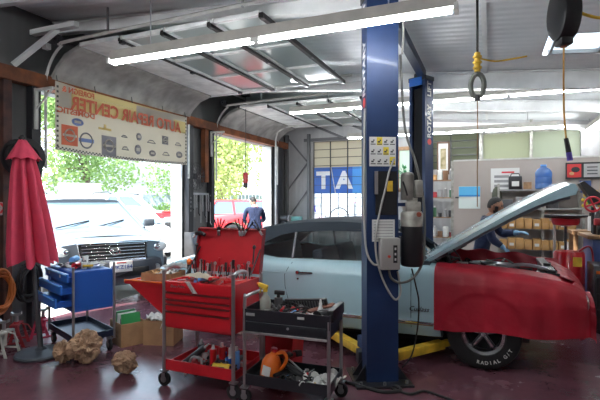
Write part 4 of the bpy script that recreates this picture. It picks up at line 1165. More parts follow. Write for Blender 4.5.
# ---- axle stands
def jack(label,loc,rz,m,sc=1.0):
    t = thing('axle_stand',label,'axle stand',loc,rz,'axle stands by the left wall'); t.scale=(sc,)*3
    b = MB()
    for sx in (-1,1):
        for sy in (-1,1):
            b.prism([(sx*.11,0),(sx*.075,0),(sx*.018,.24),(sx*.036,.24)],'y',sy*.10 if sy>0 else -.10-.006, sy*.10+.006 if sy > 0 else -.10)
    b.box((0,0,.235),(.08,.215,.02)); b.cyl((0,0,.10),(0,0,.26),.028,seg=12)
    for sy in (-1,1): b.box((0,sy*.103,.05),(.17,.006,.02))
    b.build('frame',m,t)
    b = MB(); b.cyl((0,0,.2),(0,0,.34),.018,seg=10); b.prism([(-.05,.37),(-.05,.34),(-.02,.325),(.02,.325),(.05,.34),(.05,.37),(.03,.35),(-.03,.35)],'y',-.02,.02); b.build('ratchet_bar', M['steel'], t)
    b = MB(); b.tube([(.03,.0,.24),(.11,.0,.22),(.15,0,.15)],.007); b.build('handle', m, t)
whs_ = mat('worn_white',(.55,.55,.50),.6,var=.3)
jack('worn white axle stand on the floor left of the umbrella base',(-4.62,3.10,0),20,whs_)
jack('dark red axle stand next to the white one by the left wall',(-4.80,3.36,0),40,mat('dull_red',(.42,.03,.04),.5,var=.3))
jack('bright pink-red axle stand nearest the umbrella pole',(-4.72,3.62,0),75,mat('pink_red',(.60,.04,.10),.5))
jack('small grey axle stand at the left edge of the photo',(-4.78,2.92,0),10,M['grey'],.95)

# ---- blue tool cart
def caster(t,x,y,r=.05,top=.11,m=None):
    b = MB(); b.cyl((x,y-.014,r),(x,y+.014,r),r,seg=18); c_=b.build('caster', M['rubber'], t)
    b = MB(); b.cyl((x,y-.017,r),(x,y+.017,r),r*.5,seg=12); b.box((x,y-.02,r*1.3),(.035,.004,r*1.3)); b.box((x,y+.02,r*1.3),(.035,.004,r*1.3)); b.box((x,y,top),(.06,.05,.012)); b.build('fork', M['steel'], c_)
def drawerfront(t,c,sz,m,hm=None,nrm=-1):
    o = MB().box(c,sz,bev=.004).build('drawer', m, t)
    MB().box((c[0],c[1]+nrm*(sz[1]/2+.006),c[2]+sz[2]/2-.012),(sz[0]*.94,.014,.014),bev=.003).build('handle', hm or M['steel'], o); return o
bc = thing('tool_cart','blue tool cart with open drawers and a black lower tray, behind the umbrella pole','tool cart',(-4.13,3.62,0),-22.2)
W2,D2=.39,.21
for x,y in ((-W2+.04,-D2+.04),(W2-.04,-D2+.04),(-W2+.04,D2-.04),(W2-.04,D2-.04)): caster(bc,x,y,.055,.125)
b = MB(); b.box((0,0,.165),(.78,.42,.01)); 
for s in (-1,1): b.box((0,s*.208,.19),(.78,.008,.07)); b.box((s*.388,0,.19),(.008,.42,.07))
b.build('lower_tray', mat('tray_navy',(.02,.03,.06),.35,.2), bc)
for x in (-.385,.385):
    for y in (-.205,.205): MB().cyl((x,y,.13),(x,y,.92 if y<0 else .94),.013).build('leg', M['tubegrey'], bc)
b = MB(); b.box((0,.0,.66),(.72,.40,.40)); b.box((0,0,.862),(.70,.38,.01)); b.build('drawer_case', mat('case_navy',(.02,.10,.42),.35,.1), bc)
for i,(z,h,e) in enumerate([(.81,.085,.04),(.70,.10,.10),(.57,.10,.15)]):
    drawerfront(bc,(-.0,-.205-e,z),(.70,.02,h),M['blue'],M['bluelight'])
    MB().box((0,-.20-e/2,z-.02),(.66,e,h*.6)).build('drawer_box', mat('case_navy'), bc)
for x in (-.2,.15): MB().box((x,-.258,.815),(.035,.002,.035)).build('sticker', M['paperwhite'], bc)
def small(name,label,cat,loc,group=None): return thing(name,label,cat,loc,rnd.uniform(-60,60),group)
# things in its top tray
def toolset(cx,cy,z,w,d,rz,n_,where,grp,seed=1,names=('wrench','screwdriver','socket','pliers')):
    """loose hand tools lying in a tray, each one a thing of its own"""
    rn = random.Random(seed)
    for k in range(n_):
        kind = names[k%len(names)]; u=lerp(-w/2,w/2,(k+.5)/n_)+rn.uniform(-.02,.02); v=rn.uniform(-d/2,d/2); a=R(rz); 
        x=cx+u*math.cos(a)-v*math.sin(a); y=cy+u*math.sin(a)+v*math.cos(a)
        t = thing(kind, {'wrench':'steel wrench lying among the tools '+where,'screwdriver':'screwdriver lying among the tools '+where,'socket':'steel socket among the tools '+where,'pliers':'pliers lying among the tools '+where,'torch':'small black flashlight lying among the tools '+where,'spray_can':'spray can lying among the tools '+where,'cloth_rag':'crumpled rag lying among the tools '+where,'cup':'small cup standing among the tools '+where}[kind], kind.replace('_',' '),(x,y,z+.002+.016*(k%3)),90+rn.uniform(-38,38),grp)
        if kind == 'wrench':
            b = MB(); b.box((0,0,.008),(.15,.014,.006),bev=.002); b.lathe([(.008,0),(.018,0),(.018,.012),(.008,.012)],(.08,0,.002),seg=10); b.prism([(-.075,-.008),(-.10,-.018),(-.105,-.006),(-.092,0),(-.105,.006),(-.10,.018),(-.075,.008)],'z',.003,.012); b.build('shaft', M['silver'], t)
        elif kind == 'screwdriver':
            MB().cyl((0,0,.016),(.11,0,.016),.004,seg=6).build('blade', M['silver'], t)
            MB().cyl((-.10,0,.016),(0,0,.016),.015,.011,seg=8).build('grip', rn.choice([M['red'],M['black'],M['yellow'],M['bluelight']]), t)
        elif kind == 'socket':
            MB().lathe([(.008,0),(.017,0),(.017,.035),(.013,.035),(.010,.02),(.008,0)],seg=12).build('body', M['silver'], t)
        elif kind == 'pliers':
            b = MB(); b.tube([(-.1,-.03,.012),(-.04,-.018,.012),(0,0,.012)],.008,seg=6,spline=3); b.tube([(-.1,.03,.012),(-.04,.018,.012),(0,0,.012)],.008,seg=6,spline=3); b.build('grip', rn.choice([M['red'],M['black']]), t)
            b = MB(); b.box((.03,0,.012),(.06,.022,.012),bev=.004); b.build('jaw', M['steel'], t)
        elif kind == 'torch':
            MB().cyl((-.07,0,.02),(.06,0,.02),.017,seg=10).cyl((.06,0,.02),(.09,0,.02),.018,.024,seg=10).build('body', M['black'], t)
        elif kind == 'spray_can':
            MB().cyl((-.09,0,.034),(.08,0,.034),.033,seg=14).build('can', rn.choice([M['bluelight'],M['red'],M['white'],M['green']]), t)
            MB().cyl((.08,0,.034),(.115,0,.034),.018,seg=10).build('cap', M['white'], t)
        elif kind == 'cup':
            MB().lathe([(0,0),(.025,0),(.032,.07),(.028,.07),(.022,.005),(0,.005)],seg=14).build('body', rn.choice([M['white'],M['blue']]), t)
        elif kind == 'cloth_rag':
            sd = rn.random()*9
            b = MB(); b.surf(lambda u,v:((u-.5)*.22+.02*math.sin(v*9+sd),(v-.5)*.16+.02*math.sin(u*8+sd),.02+.018*math.sin(u*11+sd)*math.cos(v*9)+.012*math.sin(u*23)),16,14); b.solidify(.004); b.build('cloth', rn.choice([M['paperwhite'],M['offwhite']]), t)
toolset(-4.13,3.62,.868,.5,.2,-22,14,'in the top of the blue tool cart','tools in the blue cart',5,('wrench','torch','spray_can','cloth_rag','pliers','cup','screwdriver'))

# ---- crumpled brown paper bags on the floor
def paperball(label,loc,r,seed,rot=0):
    rn = random.Random(seed); b = MB(); bmesh.ops.create_icosphere(b.bm, subdivisions=5, radius=1)
    from mathutils import noise
    off = Vector((seed*3.1,1.7*seed,0))
    for v in b.bm.verts:
        p=v.co.copy(); n1=noise.noise(p*1.3+off); n2=abs(noise.noise(p*1.9+off)); n3=abs(noise.noise(p*4.2+off))
        k=.84+.30*n1+.50*(.42-n2)+.28*(.3-n3)+.05*noise.noise(p*9+off); v.co=Vector((p.x*r[0],p.y*r[1],p.z*r[2]))*k
    mz=min(v.co.z for v in b.bm.verts)
    for v in b.bm.verts: v.co.z-=mz; v.co.z=max(0,v.co.z-.01)
    for f in b.bm.faces: f.smooth=False
    t = b.build('crumpled_paper', M['paper'], None, loc, (0,0,R(rot)),ang=8); tag(t,label,'paper')
paperball('large crumpled brown paper bag on the floor beside the umbrella base',(-3.64,3.24,0),(.145,.13,.15),3,20)
paperball('smaller crumpled brown paper leaning on the large one, nearest the umbrella base',(-3.86,3.17,0),(.075,.08,.10),5,70)
paperball('crumpled brown paper ball alone on the floor, right of the larger paper bag',(-3.10,3.20,0),(.12,.10,.095),8)
# faint square mark on the floor is part of the floor; cardboard boxes
def cbox(label,loc,rz,w,d,h,flaps=True):
    t = thing('cardboard_box',label,'box',loc,rz)
    b = MB(); b.box((0,0,.004),(w,d,.006))
    for s in (-1,1): b.box((0,s*d/2,h/2),(w,.006,h)); b.box((s*w/2,0,h/2),(.006,d,h))
    b.build('carton', M['cardboard'], t)
    if flaps:
        for s in (-1,1):
            MB().box((0,s*(d/2+.05),h-.01),(w,.12,.005),rot=(s*R(-35),0,0)).build('flap', M['cardboard'], t)
            MB().box((s*(w/2+.045),0,h-.02),(.11,d,.005),rot=(0,s*R(38),0)).build('flap', M['cardboard'], t)
    return t
c1 = cbox('open cardboard box holding upright folders, left of the other box on the floor',(-3.76,3.93,0),-25,.34,.27,.25,False)
text('box_print','RECYCLE',.045,mat('box_ink',(.15,.09,.05),.8),c1,(0,-.139,.15),ext=.0005); text('box_print','THIS WAY UP',.03,MATS['box_ink'],c1,(0,-.139,.10),ext=.0005)
c2 = cbox('open cardboard box full of white rags and papers, behind the red tool cart leg',(-3.40,4.10,0),18,.34,.30,.27,False)
for i,(dx,m,h,rx) in enumerate([(-.09,M['green'],.34,10),(-.05,M['paperwhite'],.32,8),(0,M['paperwhite'],.30,-6),(.05,M['darkgrey'],.28,4),(.10,M['green'],.33,-9)]):
    o = MB().box((dx,0,h/2+.01),(.012,.21,h),rot=(0,R(rx),0)).build('folder', m, None, (-3.76,3.93,0),(0,0,R(-25)))
    tag(o,['green folder at the left side of the open cardboard box','white folder second from the left in the cardboard box','white folder in the middle of the cardboard box','dark folder right of the middle in the cardboard box','green folder at the right side of the open cardboard box'][i],'folder')
for i in range(4):
    t = thing('rag','white rag heaped in the cardboard box beside the red cart','rag',(-3.40+(.05,-.07,.06,-.05)[i],4.10+(-.06,.04,.06,-.06)[i],.20+.02*i),i*50,'rags in the cardboard box')
    sd=i*2.3; b = MB(); b.surf(lambda u,v:((u-.5)*.2,(v-.5)*.16,.03+.03*math.sin(u*9+sd)*math.cos(v*8+sd)+.02*math.sin(u*19+v*7)),14,12); b.solidify(.005); b.build('cloth', [M['paperwhite'],M['offwhite'],M['darkgrey'],M['paperwhite']][i], t)

_mark = set(C.objects)
# ================================================================ RED TOOL CART
rc = thing('tool_cart','red tool cart with raised lid, grey tube legs and a crowded lower tray','tool cart',(-2.31,3.475,0))
W2,D2=.345,.235
for x in (-W2,W2):
    for y in (-D2,D2): 
        caster(rc,x,y,.058,.13)
        if y<0:
            b = MB(); b.tube([(x,y-.005,.13),(x,y-.005,.93),(x,y+.0,.975),(x,y+.04,1.005),(x,y+.12,1.01),(x,y+.20,.99)],.0155,seg=10,spline=4); b.build('leg', M['tubegrey'], rc)
        else: MB().cyl((x,y,.13),(x,y,.95),.0155).build('leg', M['tubegrey'], rc)
b = MB(); b.box((0,0,.14),(.68,.46,.01))
b.box((0,-.232,.185),(.66,.010,.09)); b.box((0,.232,.185),(.66,.010,.09)); b.box((-.335,0,.17),(.008,.46,.06)); b.box((.335,0,.17),(.008,.46,.06)); b.build('lower_tray', M['redtray'], rc)
b = MB()
for s in (-1,1): b.box((s*.325,0,.705),(.012,.45,.40)); b.box((0,s*.226,.705),(.65,.006,.40))
b.box((0,0,.51),(.65,.45,.01)); b.box((0,0,.80),(.65,.45,.01)); b.build('case', M['red'], rc)
for z,h in ((.862,.085),(.785,.055),(.735,.035),(.685,.055),(.585,.13)):
    if h==.085: MB().box((0,-.238,z),(.66,.016,h),bev=.003).build('top_front', M['red'], rc)
    else:
        o = MB().box((0,-.240,z),(.65,.02,h),bev=.003).build('drawer', M['red'], rc)
        MB().box((0,-.254,z+h/2-.006),(.63,.012,.010)).build('handle', mat('dark_pull',(.10,.02,.02),.4), o)
text('brand_script','Blue-Point',.035,M['silver'],rc,(-.20,-.2475,.865),ext=.001,shear=.2)
# diagonal rag hanging over the front
b = MB(); b.surf(lambda u,v:(lerp(-.12,-.04,v)+u*.05,-.254-.004*math.sin(u*8),lerp(.915,.82,v)),5,8); b.solidify(.003); tag(b.build('rag',M['offwhite'],None,(-2.31,3.475,0)),'narrow pale rag hanging over the front edge of the red tool cart','rag')
lid = MB().prism([(.23,.93),(.245,.93),(.315,1.325),(.30,1.325)],'x',-.35,.35).build('lid', M['redtray'], rc)
b = MB(); b.box((0,.295,1.325),(.71,.05,.012),rot=(R(10),0,0)); 
for s in (-1,1): b.prism([(.19,.95),(.24,.93),(.315,1.33),(.265,1.33)],'x',s*.35-.004,s*.35+.004)
b.build('lid_flange', mat('flange_dark_red',(.22,.015,.02),.4), lid)
for s in (-1,1): MB().cyl((s*.33,.05,.92),(s*.325,.26,1.15),.007,seg=6).build('lid_stay', M['blackmetal'], rc)
b = MB(); b.box((0,0,.88),(.64,.44,.01)); b.build('top_tray', M['redtray'], rc)
# side shelf folded out on the left
sh = MB(); sh.use(M['redtray']).box((-.57,-.02,.855),(.42,.44,.012)); sh.box((-.57,-.243,.865),(.42,.008,.03)); sh.use(M['orange']).box((-.785,-.02,.868),(.010,.45,.014)); sh.box((-.57,-.25,.885),(.42,.006,.010))
shelf = sh.build('side_shelf', None, rc)
MB().tube([(-.35,-.15,.60),(-.70,-.15,.845)],.010).build('shelf_strut', M['steel'], shelf)
MB().prism([(-.35,.60),(-.35,.85),(-.74,.85)],'y',-.235,-.229).build('shelf_bracket', M['redtray'], shelf)
# on the shelf: shallow carton of rags, dark glove, orange and black hand tool
t = cbox('shallow cardboard tray of rags on the side shelf of the red tool cart',(-2.88,3.50,.862),8,.30,.26,.07,False)
for i,(dx,dy,m,l) in enumerate([(-.05,.02,M['tan'],'tan rag in the shallow cardboard tray on the red cart shelf'),(.06,-.03,M['offwhite'],'off-white rag in the shallow cardboard tray on the red cart shelf'),(.0,.07,M['grey'],'grey rag at the back of the shallow cardboard tray')]):
    sd=i*1.7; b = MB(); b.surf(lambda u,v:((u-.5)*.15,(v-.5)*.13,.02+.02*math.sin(u*9+sd)*math.cos(v*8+sd)+.012*math.sin(u*19+v*7)),12,10); b.solidify(.005); tag(b.build('rag',m,None,(-2.88+dx,3.50+dy,.90)),l,'rag')
b = MB(); b.surf(lambda u,v:((u-.5)*.30,(v-.5)*.14*(1-.3*abs(u-.5)),.03+.035*math.sin(PI*u)*math.sin(PI*v)+.006*math.sin(u*25)),18,10); b.solidify(.006); tag(b.build('work_glove',M['grey'],None,(-2.84,3.66,.93),(0,0,R(8))),'dark grey work glove lying on the cardboard tray on the red cart','glove')
t = thing('grease_brush','small orange topped tool standing behind the cardboard tray on the red cart','tool',(-2.68,3.62,.863))
MB().cyl((0,0,0),(0,0,.13),.02,seg=10).build('handle', M['black'], t); MB().sph((0,0,.155),(.028,.022,.03)).build('head', M['orange'], t)
b = MB(); b.surf(lambda u,v:((u-.5)*.34,(v-.5)*.12*(1.1-u*.5),.012+.035*math.sin(PI*u)**.7*math.sin(PI*v)+.005*math.sin(u*21)),20,10); b.solidify(.006); tag(b.build('work_glove',mat('glove_tan',(.40,.36,.28),.85),None,(-2.36,3.36,.925),(0,0,R(-12))),'pale tan leather glove lying on the top edge of the red tool cart','glove')
MB
# tools standing in the rack at the foot of the lid, and over its top edge
rn = random.Random(12)
for k in range(22):
    x=-2.62+k*.029; h=rn.uniform(.10,.17); kind = ('screwdriver','pliers','wrench')[k%3]
    t = thing(kind,'%s standing in the rack below the raised red lid'%{'screwdriver':'screwdriver','pliers':'pair of pliers','wrench':'steel wrench'}[kind],kind,(x,3.60+rn.uniform(-.02,.02),.895),rn.uniform(-20,20),'%s in the red lid rack'%kind)
    t.rotation_euler.x=R(rn.uniform(-12,8)); t.rotation_euler.y=R(rn.uniform(-12,12))
    if kind=='screwdriver':
        MB().cyl((0,0,0),(0,0,h-.06),.004,seg=6).build('blade',M['silver'],t); MB().cyl((0,0,h-.07),(0,0,h+.01),.010,.014,seg=8).build('grip',rn.choice([M['black'],M['black'],M['red'],M['offwhite']]),t)
    elif kind=='pliers':
        b = MB(); b.tube([(0,0,0),(.012,0,.05),(.014,0,h)],.006,seg=5); b.tube([(0,0,0),(-.012,0,.05),(-.014,0,h)],.006,seg=5); b.build('grip',rn.choice([M['black'],M['darkgrey']]),t)
    else:
        b = MB(); b.box((0,0,h/2),(.012,.006,h)); b.lathe([(.006,-.005),(.016,-.005),(.016,.005),(.006,.005)],(0,0,h),ax='y',seg=10); b.build('shaft',M['silver'],t)
for i,(x,a) in enumerate([(-2.42,18),(-2.44,-14),(-2.21,-16),(-2.17,10),(-2.13,30),(-2.00,-40)]):
    t = thing('pliers',['black pliers hooked on the top edge of the red lid, left of the middle','second black pliers hooked left of the middle on the red lid','dark pliers hooked on the red lid, right of the middle','dark pliers second right of the middle on the red lid','black cutters hooked near the right end of the red lid','long black tool hanging at the right corner of the red lid'][i],'pliers',(x,3.745,1.325)); t.rotation_euler.y=R(a)
    b = MB(); b.tube([(0,0,-.02),(.010,0,.03),(.020,0,.10)],.007,seg=6); b.tube([(0,0,-.02),(-.010,0,.03),(-.020,0,.10)],.007,seg=6); b.build('grip',M['black'],t)
    b = MB(); b.box((0,-.008,-.035),(.022,.012,.05),bev=.003); b.build('jaw',M['steel'],t)
t = thing('air_ratchet','black ratchet hanging at the left top corner of the red lid','ratchet',(-2.62,3.69,1.28)); b = MB(); b.tube([(-.04,0,0),(.02,0,.01),(.07,0,-.01)],.018,seg=8); b.build('body',M['black'],t); MB().cyl((-.04,0,0),(-.05,-.02,-.04),.012).build('head',M['steel'],t)
for x,z,l in ((-2.64,1.10,'black handled tool clipped upright on the left side of the red lid'),(-2.02,1.10,'black handled tool clipped upright on the right side of the red lid')):
    t = thing('ratchet',l,'ratchet',(x,3.672,z)); t.rotation_euler.x=R(-10); MB().cyl((0,0,-.08),(0,0,.06),.008,seg=8).build('shaft',M['blackmetal'],t); MB().sph((0,0,.075),(.018,.012,.022)).build('head',M['blackmetal'],t)
toolset(-2.31,3.44,.888,.48,.18,0,16,'on top of the red tool cart','tools on top of the red cart',9,('wrench','socket','pliers','screwdriver'))
# lower tray: power tools and cans
def drill(name,label,loc,rz,m,tilt=0):
    t = thing(name,label,name.replace('_',' '),loc,rz); t.rotation_euler.y=R(tilt)
    b = MB(); b.cyl((-.08,0,.04),(.07,0,.04),.036,seg=16); b.tube([(-.03,0,.03),(-.05,.03,-.0),(-.06,.12,.02)],.022,seg=8); b.build('housing',m,t)
    b = MB(); b.cyl((.07,0,.04),(.13,0,.04),.024,.012,seg=12); b.build('chuck',M['blackmetal'],t)
    b = MB(); b.box((-.065,.14,.025),(.09,.05,.05),bev=.006); b.build('battery',M['black'],t)
    b = MB(); b.box((-.0,-.033,.045),(.06,.01,.025)); b.build('label_panel',M['black'],t)
drill('cordless_drill','yellow and black cordless drill in the lower tray of the red tool cart',(-2.13,3.33,.155),10,M['yellow'],0)
t = thing('caulking_gun','black caulking gun leaning on the left end of the lower red tray','tool',(-2.55,3.36,.16),20); t.rotation_euler.y=R(-38)
MB().cyl((0,0,0),(.24,0,0),.026,seg=12).build('barrel',M['blackmetal'],t); MB().cyl((.24,0,0),(.29,0,0),.012,.005).build('nozzle',M['white'],t); MB().box((-.03,0,-.05),(.02,.02,.10),rot=(0,R(20),0)).build('trigger',M['steel'],t)
t = thing('impact_wrench','dark red impact wrench in the lower tray, right of the caulking gun','impact wrench',(-2.42,3.36,.20),-25); t.rotation_euler.y=R(-20)
MB().cyl((-.07,0,0),(.07,0,0),.034,seg=14).build('housing',mat('dull_red'),t); MB().cyl((.07,0,0),(.11,0,0),.014).build('anvil',M['steel'],t); MB().box((-.03,0,-.07),(.035,.035,.11),bev=.008).build('grip',M['black'],t)
t = thing('hose_loop','small coil of grey air hose in the lower tray of the red cart','hose',(-2.36,3.29,.16),0)
b = MB()
for k in range(3): b.tube([(.06*math.cos(a),-.01*k+.01*math.sin(3*a),.06+.055*math.sin(a)) for a in [2*PI*i/20 for i in range(20)]],.008,closed=True,seg=6)
b.build('coil',M['grey'],t)
for i,(x,y,m,l) in enumerate([(-2.28,3.42,M['red'],'red spray can standing in the lower tray of the red cart'),(-2.24,3.50,M['red'],'second red can standing behind the first in the lower red tray'),(-2.14,3.50,M['paperwhite'],'white can standing in the lower red tray behind the drill'),(-2.07,3.46,M['bluelight'],'blue can in the lower tray of the red cart'),(-2.46,3.50,M['darkgrey'],'dark can in the lower tray at the back left of the red cart')]):
    t = thing('spray_can',l,'can',(x,y,.147)); MB().cyl((0,0,0),(0,0,.16),.03,seg=14).build('can',m,t); MB().cyl((0,0,.16),(0,0,.195),.016,.012,seg=10).build('cap',M['white'],t)
toolset(-2.27,3.49,.146,.44,.15,0,22,'in the lower tray of the red cart','tools in the lower tray of the red cart',31,('wrench','torch','pliers','socket','cup','torch'))
# red plastic tub under the red and black carts, on the floor behind
t = thing('storage_bin','red plastic bin on the floor behind the black tool cart','bin',(-1.82,3.85,0)); b = MB(); b.prism([(-.14,.0),(.14,.0),(.17,.45),(-.17,.45)],'y',-.13,.13); b.build('tub',M['redtray'],t); MB().box((0,0,.455),(.36,.28,.03),bev=.008).build('lid',M['red'],t)

for o in C.objects:
    if o not in _mark and o.parent is None: o.location += Vector((.07,-.11,0))
_mark = set(C.objects)
# ================================================================ BLACK TOOL CART
kc = thing('tool_cart','black tool cart with a silver drawer pull and grey tube legs, nearest the blue post','tool cart',(-1.475,3.385,0),3)
W2,D2=.345,.18
bm_ = mat('cart_black',(.018,.02,.026),.35,.2,coat=.2)
for x in (-W2,W2):
    for y in (-D2,D2):
        caster(kc,x,y,.055,.125)
        if x<0 and y<0: MB().tube([(x,y,.12),(x,y,.78),(x+.0,y+.03,.83),(x+.03,y+.10,.85),(x+.05,y+.2,.85),(x+.03,y+.30,.83),(x,y+.34,.78)],.014,seg=10,spline=4).build('leg', M['tubegrey'], kc)
        elif x<0: MB().cyl((x,y,.12),(x,y,.78),.014).build('leg', M['tubegrey'], kc)
        else: MB().cyl((x,y,.12),(x,y,.70),.014).build('leg', M['tubegrey'], kc)
b = MB(); b.box((0,0,.155),(.70,.37,.01))
for s in (-1,1): b.box((0,s*.185,.19),(.70,.008,.085)); b.box((s*.35,0,.19),(.008,.37,.085))
b.build('lower_tray', bm_, kc)
b = MB(); b.box((0,0,.67),(.70,.37,.012))
for s in (-1,1): b.box((0,s*.187,.69),(.71,.010,.11)); b.box((s*.352,0,.69),(.010,.38,.11))
b.build('top_tray', bm_, kc)
b = MB(); b.box((0,0,.605),(.66,.35,.11)); b.build('case', bm_, kc)
o = MB().box((0,-.195,.608),(.66,.02,.085),bev=.003).build('drawer', bm_, kc)
MB().box((0,-.212,.568),(.68,.022,.016),bev=.004).build('handle', M['silver'], o); MB().cyl((.03,-.205,.625),(.03,-.209,.625),.010,seg=10).build('lock', M['steel'], o)
MB().box((-.29,-.1935,.705),(.075,.002,.022)).build('name_plate', M['grey'], kc); MB().box((.13,-.1935,.71),(.055,.002,.018)).build('name_plate', M['paperwhite'], kc)
MB().box((.345,.02,.73),(.05,.34,.09),bev=.008).build('side_box', M['black'], kc)
# spray bottle
t = thing('spray_bottle','clear spray bottle with a yellow trigger head on the black tool cart','spray bottle',(-1.70,3.33,.678))
b = MB(); b.lathe([(0,0),(.042,0),(.046,.01),(.046,.10),(.038,.13),(.018,.155),(.015,.185),(0,.185)],seg=20); b.build('bottle', glass('bottle_clear',(.75,.78,.72),.1,.1,.45), t)
b = MB(); b.cyl((0,0,.18),(0,0,.205),.018,seg=12); b.box((-.02,0,.225),(.085,.024,.035),rot=(0,R(14),0),bev=.006); b.tube([(-.02,0,.215),(-.045,0,.19),(-.05,0,.165)],.006); b.build('trigger_head', M['yellow'], t); MB().cyl((-.062,0,.238),(-.075,0,.242),.010).build('nozzle',M['orange'],t)
t = thing('spray_bottle','dark trigger bottle behind the clear one on the black tool cart','spray bottle',(-1.63,3.43,.678)); b = MB(); b.cyl((0,0,0),(0,0,.12),.035,seg=14); b.build('bottle',M['darkgrey'],t); b = MB(); b.box((.01,0,.16),(.09,.025,.035),bev=.006); b.cyl((0,0,.12),(0,0,.15),.015); b.build('trigger_head',M['black'],t)
# socket rails, coils, parts on top
t = thing('wire_coil','coil of black cable lying on the black tool cart','cable',(-1.47,3.37,.68)); b = MB()
for k in range(4): b.tube([((.10+.01*k)*math.cos(a),(.07+.006*k)*math.sin(a),.03+.02*math.sin(a*2+k)+k*.012) for a in [2*PI*i/24 for i in range(24)]],.007,closed=True,seg=5)
b.build('coil',M['rubber'],t)
t = thing('air_filter','black pleated engine air filter leaning at the back of the black cart','filter',(-1.40,3.50,.70)); t.rotation_euler=(R(15),R(-6),R(-4))
MB().box((0,0,.045),(.38,.03,.11),bev=.008).build('frame',M['black'],t); b = MB()
for k in range(14): b.box((-.16+k*.025,-.018,.045),(.010,.012,.08))
b.build('pleats',M['darkgrey'],t)
t = thing('spray_bottle','small white bottle standing at the right end of the black tool cart','bottle',(-1.24,3.37,.678)); MB().lathe([(0,0),(.028,0),(.03,.06),(.014,.09),(.013,.12),(0,.12)],seg=14).build('bottle',M['white'],t); MB().cyl((0,0,.12),(0,0,.15),.012,.006).build('nozzle',M['white'],t)
t = thing('valve_cover','bare metal engine cover lying on the right end of the black cart','engine part',(-1.24,3.42,.69),50); t.rotation_euler.y=R(-8)
MB().box((0,0,.03),(.26,.09,.05),bev=.014).build('cover',M['silver'],t); MB().box((0,0,.063),(.24,.06,.016),bev=.004).build('gasket',mat('gasket_brown',(.15,.06,.04),.7),t)
t = thing('oil_filter','black oil filter lying on its side at the right end of the black cart','filter',(-1.20,3.28,.725),70); MB().cyl((-.05,0,0),(.05,0,0),.045,seg=20).build('can',M['black'],t); MB().cyl((.05,0,0),(.054,0,0),.03,seg=16).build('base',M['steel'],t)
toolset(-1.48,3.39,.68,.48,.14,0,26,'on the black tool cart','tools on the black cart',77,('wrench','pliers','socket','screwdriver','torch'))
# lower tray
t = thing('oil_jug','orange plastic jug lying in the lower tray of the black cart','jug',(-1.67,3.33,.17),0); t.rotation_euler.y=R(12)
b = MB(); b.lathe([(0,0),(.07,0),(.078,.02),(.078,.13),(.06,.17),(.025,.20),(.022,.225),(0,.225)],seg=20); b.build('body',M['orange'],t); b = MB(); b.tube([(.02,0,.20),(.08,0,.24),(.12,0,.20),(.10,0,.12),(.07,0,.09)],.014,spline=4,seg=8); b.build('handle',M['orange'],t); MB().cyl((0,0,.22),(0,0,.245),.026,seg=12).build('cap',M['red'],t); MB().box((0,-.077,.08),(.07,.004,.08)).build('label',M['paperwhite'],t)
drill('impact_driver','dark red impact driver in the lower tray beside the orange jug',(-1.56,3.42,.30),-40,mat('dull_red'),-15)
for i,(x,y,m,l) in enumerate([(-1.42,3.36,M['darkgrey'],'dark rag in the middle of the lower black tray'),(-1.27,3.32,M['paperwhite'],'white rag with green print in the lower black tray'),(-1.20,3.42,M['offwhite'],'off-white rag at the right end of the lower black tray')]):
    t = thing('rag',l,'rag',(x,y,.165),i*25); sd=i*3.3; b = MB(); b.surf(lambda u,v:((u-.5)*.24,(v-.5)*.18,.035+.03*math.sin(u*8+sd)*math.cos(v*7+sd)+.015*math.sin(u*19+v*5)),18,14); b.solidify(.005); b.build('cloth',m,t)
t = thing('grease_gun','black grease gun lying across the lower tray of the black cart','grease gun',(-1.46,3.36,.25),-18); t.rotation_euler.y=R(14)
MB().cyl((-.2,0,0),(.1,0,0),.024,seg=12).build('barrel',M['blackmetal'],t); MB().tube([(.1,0,0),(.15,0,.01),(.24,.04,-.02)],.007,spline=3).build('hose',M['rubber'],t); MB().tube([(.08,0,.03),(-.1,0,.06)],.007).build('lever',M['steel'],t)
toolset(-1.47,3.39,.162,.44,.13,0,20,'in the lower tray of the black cart','tools in the lower tray of the black cart',55,('torch','wrench','pliers','socket','screwdriver'))

for o in C.objects:
    if o not in _mark and o.parent is None: o.location += Vector((.03,-.08,0))
# ================================================================ WALL BETWEEN THE BAYS
t = thing('wall_fan','round dark wire guard fan on the wall between the two bay doors','fan',(-5.18,7.13,2.05))
b = MB()
for r_ in (.08,.14,.20,.26): b.tube([(.10-.1*(r_/.26)**2*.5,r_*math.cos(a),r_*math.sin(a)) for a in [2*PI*i/28 for i in range(28)]],.005,closed=True,seg=4)
for k in range(16): a=2*PI*k/16; b.tube([(.10,0.02*math.cos(a),.02*math.sin(a)),(.05,.26*math.cos(a),.26*math.sin(a))],.004,seg=4)
b.build('guard',M['darkgrey'],t)
for k in range(4):
    a=k*PI/2; b = MB(); b.box((.0,.11*math.cos(a),.11*math.sin(a)),(.012,.18,.09),rot=(a,0,0)); b.build('blade',M['grey'],t)
MB().cyl((-.08,0,0),(.03,0,0),.06).build('motor',M['blackmetal'],t); MB().box((-.06,0,-.2),(.04,.05,.4)).build('bracket',M['blackmetal'],t)
rn = random.Random(4)
tb = thing('peg_rail','steel rail of hooks on the wall between the bay doors','rail',(-5.22,7.32,1.72)); MB().box((0,0,0),(.03,.74,.04)).build('rail',M['steel'],tb)
